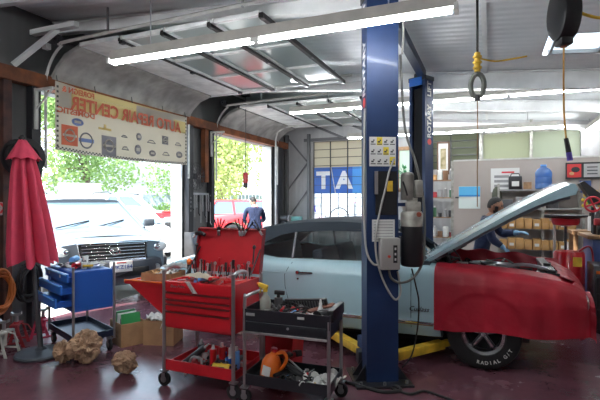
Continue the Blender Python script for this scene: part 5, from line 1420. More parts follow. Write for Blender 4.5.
for k in range(11):
    y=6.99+k*.066; ln=rn.uniform(.25,.62); kind=k%3
    t = thing('hanging_chain' if kind==0 else 'pry_bar' if kind==1 else 'strap','%s hanging from the hook rail between the bay doors'%['steel chain','steel pry bar','grey strap'][kind],['chain','pry bar','strap'][kind],(-5.17,y,1.70),0,['chains','pry bars','straps'][kind]+' between the bay doors')
    if kind==0:
        b = MB()
        for j in range(int(ln/.04)): b.tube([(.012*math.cos(a)*(j%2),.012*math.cos(a)*(1-j%2),-.02-j*.04+.024*math.sin(a)) for a in [2*PI*i/8 for i in range(8)]],.005,closed=True,seg=4)
        b.build('links',M['silver'],t)
    elif kind==1:
        MB().tube([(0,0,0),(0,0,-ln+.04),(.03,0,-ln)],.010,seg=6).build('shaft',rn.choice([M['steel'],M['blackmetal'],M['bluelight']]),t); MB().cyl((0,0,-.02),(0,0,-.14),.016,seg=8).build('grip',M['black'],t)
    else: MB().box((0,0,-ln/2),(.006,.035,ln)).build('webbing',rn.choice([M['grey'],M['darkgrey'],M['offwhite']]),t)
t = thing('tool_cabinet','dark cabinet standing between the two bay doors','cabinet',(-5.05,7.33,0)); MB().box((0,0,.5),(.4,.86,1.0),bev=.01).build('body',M['darkgrey'],t)
for k in range(3): MB().box((.205,0,.2+k*.3),(.02,.80,.25),bev=.005).build('drawer',M['blackmetal'],t)
# chain hoist control hanging in the far bay
t = thing('pendant_control','red and black push-button pendant hanging from a chain before the far bay door','hoist control',(-4.55,7.98,2.02))
top_=roof(-4.55)-2.02
MB().tube([(0,0,.12),(0,0,top_-.05)],.006,seg=5).build('chain',M['blackmetal'],t)
MB().box((0,0,.03),(.085,.07,.22),bev=.012).build('body',M['red'],t); MB().box((0,0,-.12),(.08,.065,.10),bev=.01).build('lower_body',M['black'],t)
for z in (.09,.03,-.03): MB().cyl((0,-.022,z),(0,-.032,z),.012,seg=10).build('button',M['black'],t)
MB().box((0,0,top_-.12),(.16,.14,.14),bev=.02).build('hoist_body',M['blackmetal'],t)
# ================================================================ PEOPLE
def skin_mesh(V, E_, RR, root=0, sub=1):
    me = bpy.data.meshes.new('s'); me.from_pydata(V, E_, []); o = bpy.data.objects.new('s', me); C.objects.link(o)
    md = o.modifiers.new('k','SKIN'); md.use_smooth_shade = True
    if not me.skin_vertices: pass
    for i,r_ in enumerate(RR):
        me.skin_vertices[0].data[i].radius = (r_[0],r_[1]) if hasattr(r_,'__len__') else (r_,r_)
        me.skin_vertices[0].data[i].use_root = (i == root)
    s = o.modifiers.new('s','SUBSURF'); s.levels = sub; s.render_levels = sub
    bake(o); me = o.data; bpy.data.objects.remove(o); return me
def add_mesh(b, me, mt=None):
    b.bm.from_mesh(me)
def head_mesh(b, c, yaw, pitch, s=1.0):
    """head with brow, eye hollows, nose, lips, chin, ears; c = centre of the head; looks along local +x"""
    mt = Matrix.Translation(Vector(c)) @ Matrix.Rotation(yaw,4,'Z') @ Matrix.Rotation(pitch,4,'Y') @ Matrix.Scale(s,4)
    hv = bmesh.ops.create_uvsphere(b.bm, u_segments=28, v_segments=20, radius=1)['verts']
    def g(p,q,w): return math.exp(-sum(((a-k)/w_)**2 for a,k,w_ in zip(p,q,w)))
    for v in hv:
        x,y,z = v.co
        X,Y,Z = x*.098, y*.076, z*.118
        if z < 0: Y *= 1-.22*(-z)**1.3; X *= 1-.12*max(0,-x)*(-z)
        if x > 0: X -= .010*(1-abs(z))*x**3
        p=(X,Y,Z)
        X += .006*g(p,(.09,0,.032),(.04,.05,.012))                    # brow
        for s_ in (-1,1): X -= .010*g(p,(.085,s_*.030,.008),(.04,.016,.012))   # eye hollows
        X += .026*g(p,(.095,0,-.018),(.05,.011,.020))                 # nose
        X += .008*g(p,(.09,0,-.055),(.04,.022,.008))                  # lips
        X += .012*g(p,(.075,0,-.092),(.05,.030,.018))                 # chin
        v.co = mt @ Vector((X,Y,Z))
    for s_ in (-1,1):
        for v in bmesh.ops.create_uvsphere(b.bm, u_segments=10, v_segments=8, radius=1)['verts']: v.co = mt @ (Vector((-.008+v.co.x*.018, s_*(.076+.008)+v.co.y*.009, -.002+v.co.z*.030)))
    return mt
def hand(b, wrist, dirn, palm_n, side, curl=.5):
    """palm, four unequal bent fingers and a side thumb as skinned chains rooted in the palm"""
    d = Vector(dirn).normalized(); n = Vector(palm_n); n = (n-d*n.dot(d)).normalized(); s = n.cross(d)*side
    W = Vector(wrist); V=[W, W+d*.05, W+d*.085]; E_=[(0,1),(1,2)]; RR=[(.026,.019),(.036,.015),(.036,.013)]
    add_mesh(b, skin_mesh([tuple(v) for v in V],E_,RR,sub=1))
    for k,(o_,L) in enumerate(((-.030,.070),(-.010,.080),(.010,.075),(.029,.058))):
        p0 = W+d*.065+s*o_; p1 = W+d*.092+s*o_*1.05; a1 = curl*.7
        p2 = p1+(d*math.cos(a1)+n*math.sin(a1))*L*.45; p3 = p2+(d*math.cos(a1*2)+n*math.sin(a1*2))*L*.32; p4 = p3+(d*math.cos(a1*2.7)+n*math.sin(a1*2.7))*L*.26
        add_mesh(b, skin_mesh([tuple(q) for q in (p0,p1,p2,p3,p4)],[(0,1),(1,2),(2,3),(3,4)],[.010,.0098,.009,.0085,.007],sub=1))
    p0 = W+d*.025-s*.022; p1 = p0-s*.022+d*.022+n*.008; p2=p1-s*.010+d*.028+n*.012; p3=p2+d*.022+n*.010
    add_mesh(b, skin_mesh([tuple(q) for q in (p0,p1,p2,p3)],[(0,1),(1,2),(2,3)],[.014,.012,.010,.008],sub=1))
def remesh(b, name, m, parent, vox):
    o = b.build(name, m, parent); md = o.modifiers.new('r','REMESH'); md.mode='VOXEL'; md.voxel_size=vox; md.use_smooth_shade=True
    bake(o)
    for p in o.data.polygons: p.use_smooth=True
    return o
def person(label, loc, rz, J, skin, shirt_m, trouser_m, head, hair_m, gloves=None, beard=False):
    t = thing('person', label, 'person', loc, rz)
    keys = ['pel','sp','ch','nk','hb','shl','ell','wrl','shr','elr','wrr','hpl','knl','anl','tol','hpr','knr','anr','tor']
    ix = {k:i for i,k in enumerate(keys)}; V=[J[k] for k in keys]
    Ed = [('pel','sp'),('sp','ch'),('ch','nk'),('nk','hb'),('ch','shl'),('shl','ell'),('ell','wrl'),('ch','shr'),('shr','elr'),('elr','wrr'),('pel','hpl'),('hpl','knl'),('knl','anl'),('anl','tol'),('pel','hpr'),('hpr','knr'),('knr','anr'),('anr','tor')]
    Rb = dict(pel=(.125,.10),sp=(.12,.095),ch=(.135,.105),nk=.058,hb=.052,shl=.050,shr=.050,ell=.040,elr=.042,wrl=.028,wrr=.028,hpl=.085,hpr=.085,knl=.056,knr=.056,anl=.040,anr=.040,tol=.032,tor=.032)
    b = MB(); add_mesh(b, skin_mesh(V,[(ix[a],ix[c]) for a,c in Ed],[Rb[k] for k in keys],0,2))
    mt = head_mesh(b, head[0], head[1], head[2], 1.08)
    for s,w,e in ((1,'wrl','ell'),(-1,'wrr','elr')):
        d = Vector(J[w])-Vector(J[e]); hand(b, Vector(J[w])-d.normalized()*.01, d, J.get('pn'+w[-1],(0,0,-1)), s, .5)
    body = remesh(b,'body',skin,t,.0075)
    # clothes are cut from the body surface and stood off it, with folds
    seg = [('pel','sp'),('sp','ch'),('ch','nk'),('nk','hb'),('ch','shl'),('shl','ell'),('ell','wrl'),('ch','shr'),('shr','elr'),('elr','wrr'),('pel','hpl'),('hpl','knl'),('knl','anl'),('anl','tol'),('pel','hpr'),('hpr','knr'),('knr','anr'),('anr','tor')]
    S_ = [(Vector(J[a]),Vector(J[c])-Vector(J[a])) for a,c in seg]; cls=[]
    from mathutils import noise
    for v in body.data.vertices:
        p=v.co; bd=9; bk=0; bt=0
        for k,(a,d) in enumerate(S_):
            t_=(p-a).dot(d)/d.length_squared; t1=min(1,max(0,t_)); q=(a+d*t1-p).length
            if q<bd: bd=q; bk=k; bt=t_
        cls.append((bk,bt))
    def garment(nm, keep, m, off):
        bm = bmesh.new(); bm.from_mesh(body.data); bm.verts.ensure_lookup_table(); bm.normal_update()
        nr=[v.normal.copy() for v in bm.verts]
        for v in bm.verts:
            k,t_=cls[v.index]; n_=noise.noise(v.co*9)+.6*noise.noise(v.co*22)
            v.co += nr[v.index]*(off+.007*n_)
        bmesh.ops.delete(bm, geom=[v for v in bm.verts if not keep(cls[v.index],v.co)], context='VERTS')
        bmesh.ops.solidify(bm, geom=bm.faces[:], thickness=.003)
        for f in bm.faces: f.smooth=True
        b = MB(); b.bm.free(); b.bm=bm; return b.build(nm,m,t,ang=60)
    pz = J['pel'][2]
    garment('shirt', lambda c,p: (c[0] in (0,1,4,5,7,8) and p.z>pz-.05) or (c[0]==2 and c[1]<.62) or (c[0] in (6,9) and c[1]<.84) or (c[0] in (10,14) and p.z>pz-.05), shirt_m, .020)
    garment('trousers', lambda c,p: (c[0] in (0,10,14) and p.z<pz+.02) or c[0] in (11,15) or (c[0] in (12,16) and c[1]<.93), trouser_m, .014)
    for a,c in (('anl','tol'),('anr','tor')):
        A=Vector(J[a]); B_=Vector(J[c]); d=(B_-A); d.z=0; d.normalize()
        b = MB(); add_mesh(b, skin_mesh([tuple(A-d*.04+Vector((0,0,-.035))),tuple(A+d*.06+Vector((0,0,-.035))),tuple(A+d*.17+Vector((0,0,-.045)))],[(0,1),(1,2)],[(.045,.045),(.05,.042),(.042,.03)],0,2)); b.build('shoe',M['black'],t)
    # hair cap
    b = MB(); bmesh.ops.create_uvsphere(b.bm,u_segments=28,v_segments=20,radius=1)
    kill=[]
    for v in b.bm.verts:
        x,y,z=v.co
        if z < -.05+.62*max(0,x)+ (.15 if x>.2 else 0) - (.35 if x<-.3 else 0) : kill.append(v)
    bmesh.ops.delete(b.bm,geom=kill,context='VERTS')
    for v in b.bm.verts: v.co = mt @ Vector((v.co.x*.101-.002, v.co.y*.080, v.co.z*.119+.002))
    for f in b.bm.faces: f.smooth=True
    b.solidify(.004); b.build('hair',hair_m,t)
    if beard:
        b = MB(); bmesh.ops.create_uvsphere(b.bm,u_segments=28,v_segments=20,radius=1); kill=[]
        for v in b.bm.verts:
            x,y,z=v.co
            if not (z < -.42 and x > -.25) and not (x>-.15 and x < .45 and z<.1 and z>-.5): kill.append(v)
        bmesh.ops.delete(b.bm,geom=kill,context='VERTS')
        for v in b.bm.verts:
            x,y,z=v.co; v.co = mt @ Vector((x*.096+.006, y*.079*(1-.20*max(0,-z)), z*.122-.002))
        for f in b.bm.faces: f.smooth=True
        b.solidify(.004); b.build('beard',hair_m,t)
    for s_ in (-1,1):
        e = MB(); p = mt @ Vector((.080,s_*.030,.010)); e.sph(p,(.012,.012,.010),10,8); e.use(M['black']); e.build('eye', mat('eye_white',(.7,.7,.68),.2), t) if False else e.build('eye', None, t)
    if gloves:
        for s,w,e_ in ((1,'wrl','ell'),(-1,'wrr','elr')):
            d = Vector(J[w])-Vector(J[e_]); b = MB(); b2 = b
            hand(b, Vector(J[w])-d.normalized()*.01, d, J.get('pn'+w[-1],(0,0,-1)), s, .5)
            b.cyl(tuple(Vector(J[w])-d.normalized()*.06),tuple(Vector(J[w])+d.normalized()*.02),.034,.030,seg=14)
            bmesh.ops.recalc_face_normals(b.bm,faces=b.bm.faces[:])
            for v in b.bm.verts: v.co += v.normal*.003
            b.build('glove',gloves,t)
    return t
navy = cloth('navy_work_cloth',(.010,.020,.065),.0,.8,var=.2,bump=.3,bscale=14)
navyd = cloth('dark_trouser_cloth',(.015,.018,.03),.0,.85)
skA = mat('skin_brown',(.30,.15,.09),.5,sss=.1); skB = mat('skin_light',(.50,.30,.22),.5)
hairm = mat('black_hair',(.012,.010,.009),.6,bump=.4,bscale=120)
J1 = dict(pel=(0,0,.93),sp=(.03,0,1.10),ch=(.08,0,1.30),nk=(.13,0,1.44),hb=(.155,0,1.49),shl=(.09,.19,1.36),ell=(.14,.26,1.10),wrl=(.34,.18,1.02),shr=(.09,-.19,1.36),elr=(.14,-.26,1.10),wrr=(.34,-.16,1.04),
    hpl=(0,.10,.90),knl=(.04,.11,.50),anl=(-.02,.12,.09),tol=(.13,.13,.045),hpr=(0,-.10,.90),knr=(.03,-.11,.50),anr=(-.03,-.12,.09),tor=(.12,-.13,.045),pnl=(0,0,-1),pnr=(0,0,-1))
person('man in a navy shirt seen from behind, standing in the far bay doorway', (-5.42,9.98,0), 128, J1, skB, navy, navyd, ((.20,.02,1.565),.35,.42), hairm)
J2 = dict(pel=(-.02,0,.90),sp=(.02,0,1.06),ch=(.07,0,1.25),nk=(.12,0,1.385),hb=(.14,-.005,1.43),shl=(.08,.19,1.31),ell=(.22,.28,1.10),wrl=(.44,.20,1.13),shr=(.09,-.19,1.30),elr=(.17,-.30,1.06),wrr=(.30,-.27,.96),
    hpl=(-.02,.10,.87),knl=(.05,.11,.48),anl=(-.03,.12,.09),tol=(.12,.13,.045),hpr=(-.02,-.10,.87),knr=(.08,-.11,.48),anr=(.0,-.12,.09),tor=(.15,-.13,.045),pnl=(0,0,-1),pnr=(0,0,-1))
person('bearded man in navy shirt and light blue gloves, leaning over the far fender', (-.09,7.05,0), -8, J2, skA, navy, navyd, ((.175,-.005,1.515),.0,.12), hairm, mat('nitrile_glove',(.22,.42,.62),.4), True)

# ================================================================ BACK OF THE SHOP
t = thing('letter_sign','blue glass sign with white T and A letters on the grid window','sign',(-3.62,11.5,2.13))
b = MB(); b.use(mat('sign_blue',(.03,.13,.50),.4)).box((-.26,0,0),(1.10,.012,.70)); b.use(mat('sign_light_blue',(.07,.30,.72),.4)).box((.68,0,0),(.78,.012,.70)); b.build('panel',None,t)
sw = mat('sign_white',(.75,.78,.80),.5)
text('lettering','T',.62,sw,t,(-.52,-.012,-.02),ext=.002,bold=.028); text('lettering','A',.62,sw,t,(.06,-.012,-.02),ext=.002,bold=.028)
MB().tube([(-.30,-.010,.34),(-.18,-.010,-.34)],.012,seg=4).build('divider_stroke',sw,t)
b = MB()
for x in (-.80,-.32,.16,.64,1.06): b.box((x,-.02,0),(.02,.01,.72))
for z in (-.35,-.13,.09,.31): b.box((.13,-.02,z),(1.88,.008,.010))
b.build('wire_grid',bar,t)
# workbench under the grid window with its clutter
t = thing('workbench','grey workbench along the back wall under the grid window','workbench',(-3.75,11.1,0))
MB().box((0,0,.93),(3.0,.6,.05),bev=.006).build('top',M['darkgrey'],t)
for x in (-1.45,-.5,.5,1.45):
    for y in (-.25,.25): MB().box((x,y,.455),(.06,.06,.91)).build('leg',M['grey'],t)
MB().box((0,0,.25),(2.9,.5,.03)).build('shelf',M['darkgrey'],t)
def item(name,label,cat,loc,b,m,rz=0,group=None,part='body'):
    t = thing(name,label,cat,loc,rz,group); b.build(part,m,t); return t
item('tool_case','teal and grey tool case on the bench below the diagonal brace','case',(-4.85,11.1,.956),MB().box((0,0,.10),(.42,.25,.20),bev=.01),mat('pale_teal',(.15,.38,.36),.5),5)
item('tool_case','flat pink-red case stacked on the bench, right of the teal case','case',(-4.55,10.95,.956),MB().box((0,0,.05),(.30,.22,.10),bev=.01),mat('dull_pink',(.5,.12,.16),.5),-8)
t = thing('bench_grinder','dark bench grinder at the left end of the back bench','grinder',(-5.02,10.85,.956)); MB().cyl((-.1,0,.16),(.1,0,.16),.07,seg=16).build('motor',M['darkgrey'],t)
for s in (-1,1): MB().cyl((s*.14,0,.16),(s*.17,0,.16),.09,seg=20).build('wheel',M['grey'],t)
MB().box((0,0,.05),(.14,.14,.10)).build('base',M['blackmetal'],t)
t = thing('hose_loop','thin black hose loop standing on the bench before the grid window','hose',(-3.60,11.25,.956)); MB().tube([(-.28,0,0),(-.26,0,.28),(-.10,0,.42),(.08,0,.42),(.22,0,.28),(.24,0,0)],.014,spline=5).build('loop',M['rubber'],t)
t = thing('red_valve','small red valve on a pipe standing before the grid window','valve',(-3.22,11.3,.956)); MB().cyl((0,0,0),(0,0,.55),.014).build('pipe',M['steel'],t); MB().lathe([(0,.0),(.06,.0),(.06,.02),(0,.02)],(0,0,.56)).build('wheel',mat('dull_red'),t)
for i,(x,z,m,l) in enumerate([(-2.62,1.45,M['bluelight'],'blue tool hanging low on the grid window, beside the near lift post'),(-2.9,1.62,M['grey'],'small grey tool hanging on the grid window left of the blue one'),(-4.38,1.35,M['purple'],'purple tool hanging at the left edge of the grid window'),(-4.2,1.40,M['offwhite'],'pale tool hanging second from the left edge of the grid window')]):
    t = thing('hanging_tool',l,'tool',(x,11.46,z)); b = MB(); b.tube([(0,0,.10),(0,-.01,0),(.03,-.01,-.08)],.02,seg=7); b.build('body',m,t); MB().cyl((0,.0,.10),(0,0,.14),.006).build('hook',M['steel'],t)
rn = random.Random(8)
for k in range(9):
    x = -4.2+k*.17; t = thing('bottle' if k%2 else 'can',['small %s standing among the clutter on the back bench'%w for w in ('can','bottle')][k%2],'bottle' if k%2 else 'can',(x,10.9+rn.uniform(-.05,.1),.956),0,('cans','bottles')[k%2]+' on the back bench')
    MB().cyl((0,0,0),(0,0,.13+.04*(k%3)),.035,seg=12).build('body',rn.choice([M['red'],M['white'],M['bluelight'],M['darkgrey'],M['green']]),t); MB().cyl((0,0,.13+.04*(k%3)),(0,0,.17+.04*(k%3)),.016,seg=8).build('cap',M['black'],t)
# plant before the wooden window
t = thing('potted_plant','green leafy plant in a pot before the wood framed window','plant',(-1.88,11.2,1.90)); MB().lathe([(0,0),(.09,0),(.13,.2),(.11,.2),(.08,.02),(0,.02)],seg=18).build('pot',M['tan'],t)
b = MB(); rn = random.Random(2)
for k in range(46):
    a=rn.uniform(0,2*PI); l=rn.uniform(.18,.36); e=rn.uniform(.1,1.2); p0=Vector((0,0,.2)); 
    for j in range(3):
        d=Vector((math.cos(a)*math.cos(e),math.sin(a)*math.cos(e),math.sin(e)))*l*(j+1)/3; s=Vector((-math.sin(a),math.cos(a),0))*.025
        v=[b.bm.verts.new(q) for q in (p0+d-s,p0+d+s*1.0,p0+d*1.28)]; b._fin([b.bm.faces.new(v)])
    b.tube([p0,p0+Vector((math.cos(a)*math.cos(e),math.sin(a)*math.cos(e),math.sin(e)))*l],.003,seg=3)
b.build('foliage',mat('plant_green',(.03,.22,.07),.5),t)
t = thing('plant_shelf','small shelf under the potted plant beside the near lift post','shelf',(-1.92,11.28,1.87)); MB().box((0,0,0),(.6,.34,.03)).build('board',M['wood'],t); MB().box((0,.12,-.1),(.03,.1,.18)).build('bracket',M['steel'],t)
# framed picture and open shelves beyond the far lift post
t = thing('framed_picture','framed picture in a dark wooden frame, right of the far lift post','picture',(-1.03,11.46,2.62))
MB().box((0,0,0),(.30,.03,.80)).build('frame',mat('dark_wood',(.10,.045,.02),.5),t); MB().box((0,-.018,0),(.22,.006,.70)).build('mat_board',M['offwhite'],t); MB().box((0,-.023,-.02),(.13,.004,.50)).build('print',mat('print_olive',(.16,.14,.05),.6,col2=(.4,.33,.2),scale=9),t)
t = thing('framed_picture','tan framed panel just right of the far lift post, left of the dark framed picture','picture',(-1.42,11.46,2.5)); MB().box((0,0,0),(.30,.03,1.1)).build('frame',M['tan'],t); MB().box((0,-.02,0),(.20,.006,.95)).build('print',mat('print_grey',(.35,.36,.30),.6),t)
t = thing('parts_shelf','open steel shelf crowded with parts beyond the far lift post','shelf',(-1.15,10.9,0))
for x in (-.42,.42):
    for y in (-.2,.2): MB().box((x,y,1.1),(.03,.03,2.2)).build('post',M['darkgrey'],t)
SZ=(.3,.75,1.2,1.65,2.05)
for z in SZ: MB().box((0,0,z),(.86,.42,.02)).build('shelf_board',M['wood'],t)
rn = random.Random(21)
cols = [('red',mat('dull_red')),('pale',M['offwhite']),('blue',mat('muted_blue',(.06,.13,.28),.6)),('green',mat('muted_green',(.05,.14,.07),.6)),('tan',M['tan']),('brown',mat('muted_brown',(.16,.08,.04),.7)),('black',M['black']),('grey',M['grey']),('grey',M['grey']),('black',M['black'])]
lv = ['lowest','second','third','fourth','top']
for li,z in enumerate(SZ):
    for k in range(7):
        x=-1.15-.37+k*.12; cn,m=rn.choice(cols); kind=rn.choice(['parts_box','bottle','can']); h=rn.uniform(.10,.26)
        t = thing(kind,'%s %s on the %s level of the crowded shelf beyond the far lift post'%(cn,kind.replace('_',' '),lv[li]),kind.replace('_',' '),(x,10.78,z+.011),0,'%s %ss on the %s level of the crowded shelf'%(cn,kind.replace('_',' '),lv[li]))
        if kind=='parts_box': MB().box((0,0,h/2),(.10,.16,h),bev=.003).build('carton',m,t)
        else: MB().cyl((0,0,0),(0,0,h*.85),.04,seg=12).build('body',m,t); MB().cyl((0,0,h*.85),(0,0,h),.018,seg=8).build('cap',M['white'],t)
# picture board on the partition end
t = thing('wall_print','unframed print of a blue horizon over pale sand on the beige partition','print',(-.36,9.49,1.65)); MB().box((0,0,0),(.40,.008,.44)).build('sheet',mat('print_sand',(.66,.74,.70),.5),t)
MB().box((0,-.006,.13),(.39,.003,.17)).build('sky_band',mat('print_sky',(.10,.45,.75),.5),t); MB().box((0,-.008,.035),(.39,.003,.035)).build('sea_band',mat('print_sea',(.03,.22,.55),.5),t)
MB().tube([(-.26,0,-.0),(-.20,-.02,.0)],.012).build('pin',M['black'],t)
# long shelf unit on the partition
su = thing('parts_shelf','grey steel shelf unit of small parts boxes on the beige partition, behind the raised hood','shelf',(.88,9.25,0))
for x in (-.72,0,.62):
    for y in (-.21,.21): MB().box((x,y,.95 if x!=.62 else .95),(.035,.035,1.9)).build('post',M['greywarm'],su)
LV=(.28,.70,1.07,1.44,1.78)
for z in LV:
    w_=1.36; MB().box((-.05,0,z),(w_,.44,.025)).build('shelf_board',M['grey'],su)
yb = 9.10
yellow_box = mat('parts_box_ochre',(.50,.28,.10),.8,var=.2,scale=7)
for li,z in ((1,.713),(2,1.083)):
    for k in range(9):
        x=.24+k*.135; 
        if x > 1.4: continue
        h=rn.uniform(.14,.20)
        t = thing('parts_box','small ochre parts box in the %s row of boxes behind the engine bay'%('lower' if li==1 else 'upper'),'box',(x,yb,z),0,'ochre parts boxes in the %s row'%('lower' if li==1 else 'upper'))
        MB().box((0,0,h/2),(.122,.24,h),bev=.003).build('carton',yellow_box,t); MB().box((0,-.1215,h*.45),(.07,.003,.05)).build('label',M['paperwhite'] if k%3==1 else M['tan'],t)
for k,(x,w_,h,m,l) in enumerate([(.30,.20,.16,M['darkgrey'],'dark tool case on the fourth shelf above the ochre boxes'),(.52,.14,.20,M['grey'],'grey box on the fourth shelf, right of the dark case'),(.70,.12,.14,M['red'],'red box on the fourth shelf, just above the hood edge'),(.86,.14,.10,M['offwhite'],'pale box on the fourth shelf near the water jug'),(1.04,.16,.16,M['darkgrey'],'dark box on the fourth shelf under the water jug')]):
    item('parts_box',l,'box',(x,9.15,1.453),MB().box((0,0,h/2),(w_,.22,h),bev=.004),m,rn.uniform(-5,5),part='carton')
sg = thing('small_sign','small red and white printed card clipped to the shelf edge above the hood','sign',(.58,9.02,1.55)); MB().box((0,0,0),(.14,.006,.14)).build('card',M['red'],sg)
for k in range(3): MB().box((0,-.005,.035-k*.035),(.10,.002,.012)).build('print_line',M['white'],sg)
t = thing('poster','white printed poster leaning on the partition behind the top shelf','poster',(.28,9.47,1.98)); MB().box((0,0,0),(.50,.01,.46)).build('sheet',M['paperwhite'],t); MB().box((.05,-.007,.15),(.22,.002,.03)).build('heading',M['red'],t)
for k in range(3): MB().box((-.06,-.007,.07-k*.09),(.26,.002,.05)).build('print_block',M['grey'],t)
t = thing('battery_charger','black battery charger with a white label on the top shelf','charger',(.44,9.15,1.795)); MB().box((0,0,.12),(.22,.2,.24),bev=.015).build('case',M['black'],t); MB().box((0,-.102,.10),(.12,.003,.09)).build('label',M['paperwhite'],t); MB().tube([(-.08,0,.24),(-.06,0,.29),(.06,0,.29),(.08,0,.24)],.010).build('handle',M['black'],t)
t = thing('helmet','olive rounded bag on the left end of the top shelf, above the bearded man','bag',(.13,9.12,1.453)); t.name='gear_bag'; MB().sph((0,0,.2),(.09,.09,.2)).build('pouch',mat('olive',(.06,.065,.045),.8),t)
t = thing('water_jug','large blue water jug on the top shelf against the beige partition','water jug',(.90,9.15,1.795)); MB().lathe([(0,0),(.12,0),(.135,.02),(.135,.09),(.128,.10),(.135,.11),(.135,.20),(.128,.21),(.135,.22),(.135,.30),(.10,.36),(.05,.39),(.045,.43),(0,.43)],seg=28).build('bottle',glass('jug_blue',(.20,.42,.80),.12,.05,.5),t); MB().cyl((0,0,.41),(0,0,.44),.05,seg=16).build('cap',M['bluelight'],t)
for i,(x,w_,h,m,l) in enumerate([(.64,.13,.13,M['wood'],'brown box on the top shelf left of the water jug'),(1.10,.10,.08,M['offwhite'],'small pale box on the top shelf right of the water jug')]):
    item('parts_box',l,'box',(x,9.15,1.795),MB().box((0,0,h/2),(w_,.16,h),bev=.004),m,part='carton')
# cans and bottles on the lower level near the post
rn = random.Random(13)
for k in range(12):
    x=.38+k*.085; m=rn.choice([M['bluelight'],M['blue'],M['white'],M['red'],M['darkgrey']])
    t = thing('spray_can','spray can in the row on the low shelf behind the engine bay','can',(x,9.12,.295),0,'spray cans on the low shelf')
    MB().cyl((0,0,0),(0,0,.22),.034,seg=12).build('can',m,t); MB().cyl((0,0,.22),(0,0,.26),.02,seg=8).build('cap',M['white'],t)
item('tub','white plastic tub with a blue lid on the shelf right of the ochre boxes','tub',(1.30,9.03,.713),MB().cyl((0,0,0),(0,0,.16),.10,.11,seg=20),M['white'])
# two framed adverts on the partition right
t = thing('light_box','black framed panel with a red picture, high on the beige partition','picture',(1.42,9.47,2.13)); MB().box((0,0,0),(.26,.05,.30)).build('frame',M['black'],t); MB().box((0,-.027,.0),(.22,.004,.24)).build('print',mat('print_red',(.55,.03,.03),.4),t); MB().sph((.02,-.03,.02),(.07,.004,.05)).build('dark_motif',M['black'],t); MB().sph((-.04,-.031,-.05),(.04,.004,.03)).build('pale_motif',M['tan'],t)
t = thing('light_box','grey framed panel of printed parts, right of the red picture on the partition','picture',(1.70,9.47,2.13)); MB().box((0,0,0),(.30,.05,.30)).build('frame',M['black'],t); MB().box((0,-.027,0),(.26,.004,.24)).build('print',mat('print_grey2',(.38,.38,.38),.5),t)
for k in range(3): MB().box((.0,-.031,.06-k*.06),(.16,.003,.02)).build('motif',M['darkgrey'],t)
t = thing('wall_print','small blue sheet pinned under the grey framed panel','print',(1.60,9.485,1.84)); MB().box((0,0,0),(.18,.006,.22)).build('sheet',mat('print_blue',(.05,.10,.28),.5),t)
# oil drain on its barrel
t = thing('oil_drain','red oil drain with a wide black rimmed bowl on a pole over a red barrel','oil drain',(.98,6.92,0))
MB().lathe([(0,.12),(.17,.12),(.185,.14),(.185,.50),(.19,.51),(.185,.52),(.185,.88),(.17,.92),(0,.935)],seg=28).build('barrel',M['red'],t)
MB().box((.07,-.185,.80),(.10,.01,.12)).build('yellow_label',M['yellow'],t)
MB().cyl((-.17,.0,.1),(-.17,.0,1.40),.016).build('pole',M['offwhite'],t)
MB().cyl((-.04,0,.93),(-.04,0,1.26),.016).build('funnel_pipe',M['darkgrey'],t)
MB().lathe([(.05,1.25),(.15,1.27),(.165,1.30),(.17,1.36),(.155,1.36),(.14,1.29),(.04,1.27)],(-.04,0,0),seg=28).build('bowl',M['red'],t)
MB().lathe([(.16,1.355),(.255,1.375),(.26,1.40),(.25,1.405),(.16,1.375)],(-.04,0,0),seg=32).build('rim',M['black'],t)
b = MB(); b.tube([(-.16,.12,.10),(.22,.12,.10)],.015); b.tube([(-.16,-.12,.10),(.22,-.12,.10)],.015); b.tube([(-.16,-.12,.10),(-.16,.12,.10)],.015); b.build('base_frame',M['red'],t)
for x in (-.16,.2):
    for y in (-.14,.14): MB().cyl((x,y-.012,.045),(x,y+.012,.045),.045,seg=14).build('caster',M['rubber'],t)
MB().tube([(.1,-.1,.93),(.2,-.12,1.0),(.26,-.05,.9),(.27,0,.6),(.22,.05,.3)],.012,spline=5).build('drain_hose',mat('dull_red'),t)
# blue bench cabinet at the right edge
t = thing('bench_cabinet','dark blue bench cabinet with a wood top and pale panel, at the right edge','cabinet',(1.72,7.22,0))
MB().box((0,0,.56),(.95,.62,1.06),bev=.01).build('body',mat('cabinet_blue',(.02,.05,.19),.4,var=.2),t); MB().box((0,0,1.115),(1.08,.72,.05),bev=.006).build('top',M['wood'],t)
MB().box((.02,-.316,.87),(.70,.010,.26),bev=.003).build('pale_panel',M['offwhite'],t); MB().box((.02,-.316,.45),(.80,.012,.40)).build('door',M['blue'],t)
t = thing('tool_chest','black roller chest with an orange stripe before the blue cabinet, at the right edge','tool chest',(1.55,6.50,0)); MB().box((0,0,.44),(.80,.44,.76),bev=.01).build('body',M['blackmetal'],t)
MB().box((0,-.224,.74),(.76,.01,.035)).build('stripe',M['orange'],t)
for k in range(3): MB().box((0,-.225,.60-k*.19),(.76,.012,.16)).build('drawer',M['black'],t)
for x in (-.33,.33):
    for y in (-.16,.16): MB().cyl((x,y-.015,.035),(x,y+.015,.035),.035,seg=12).build('caster',M['rubber'],t)
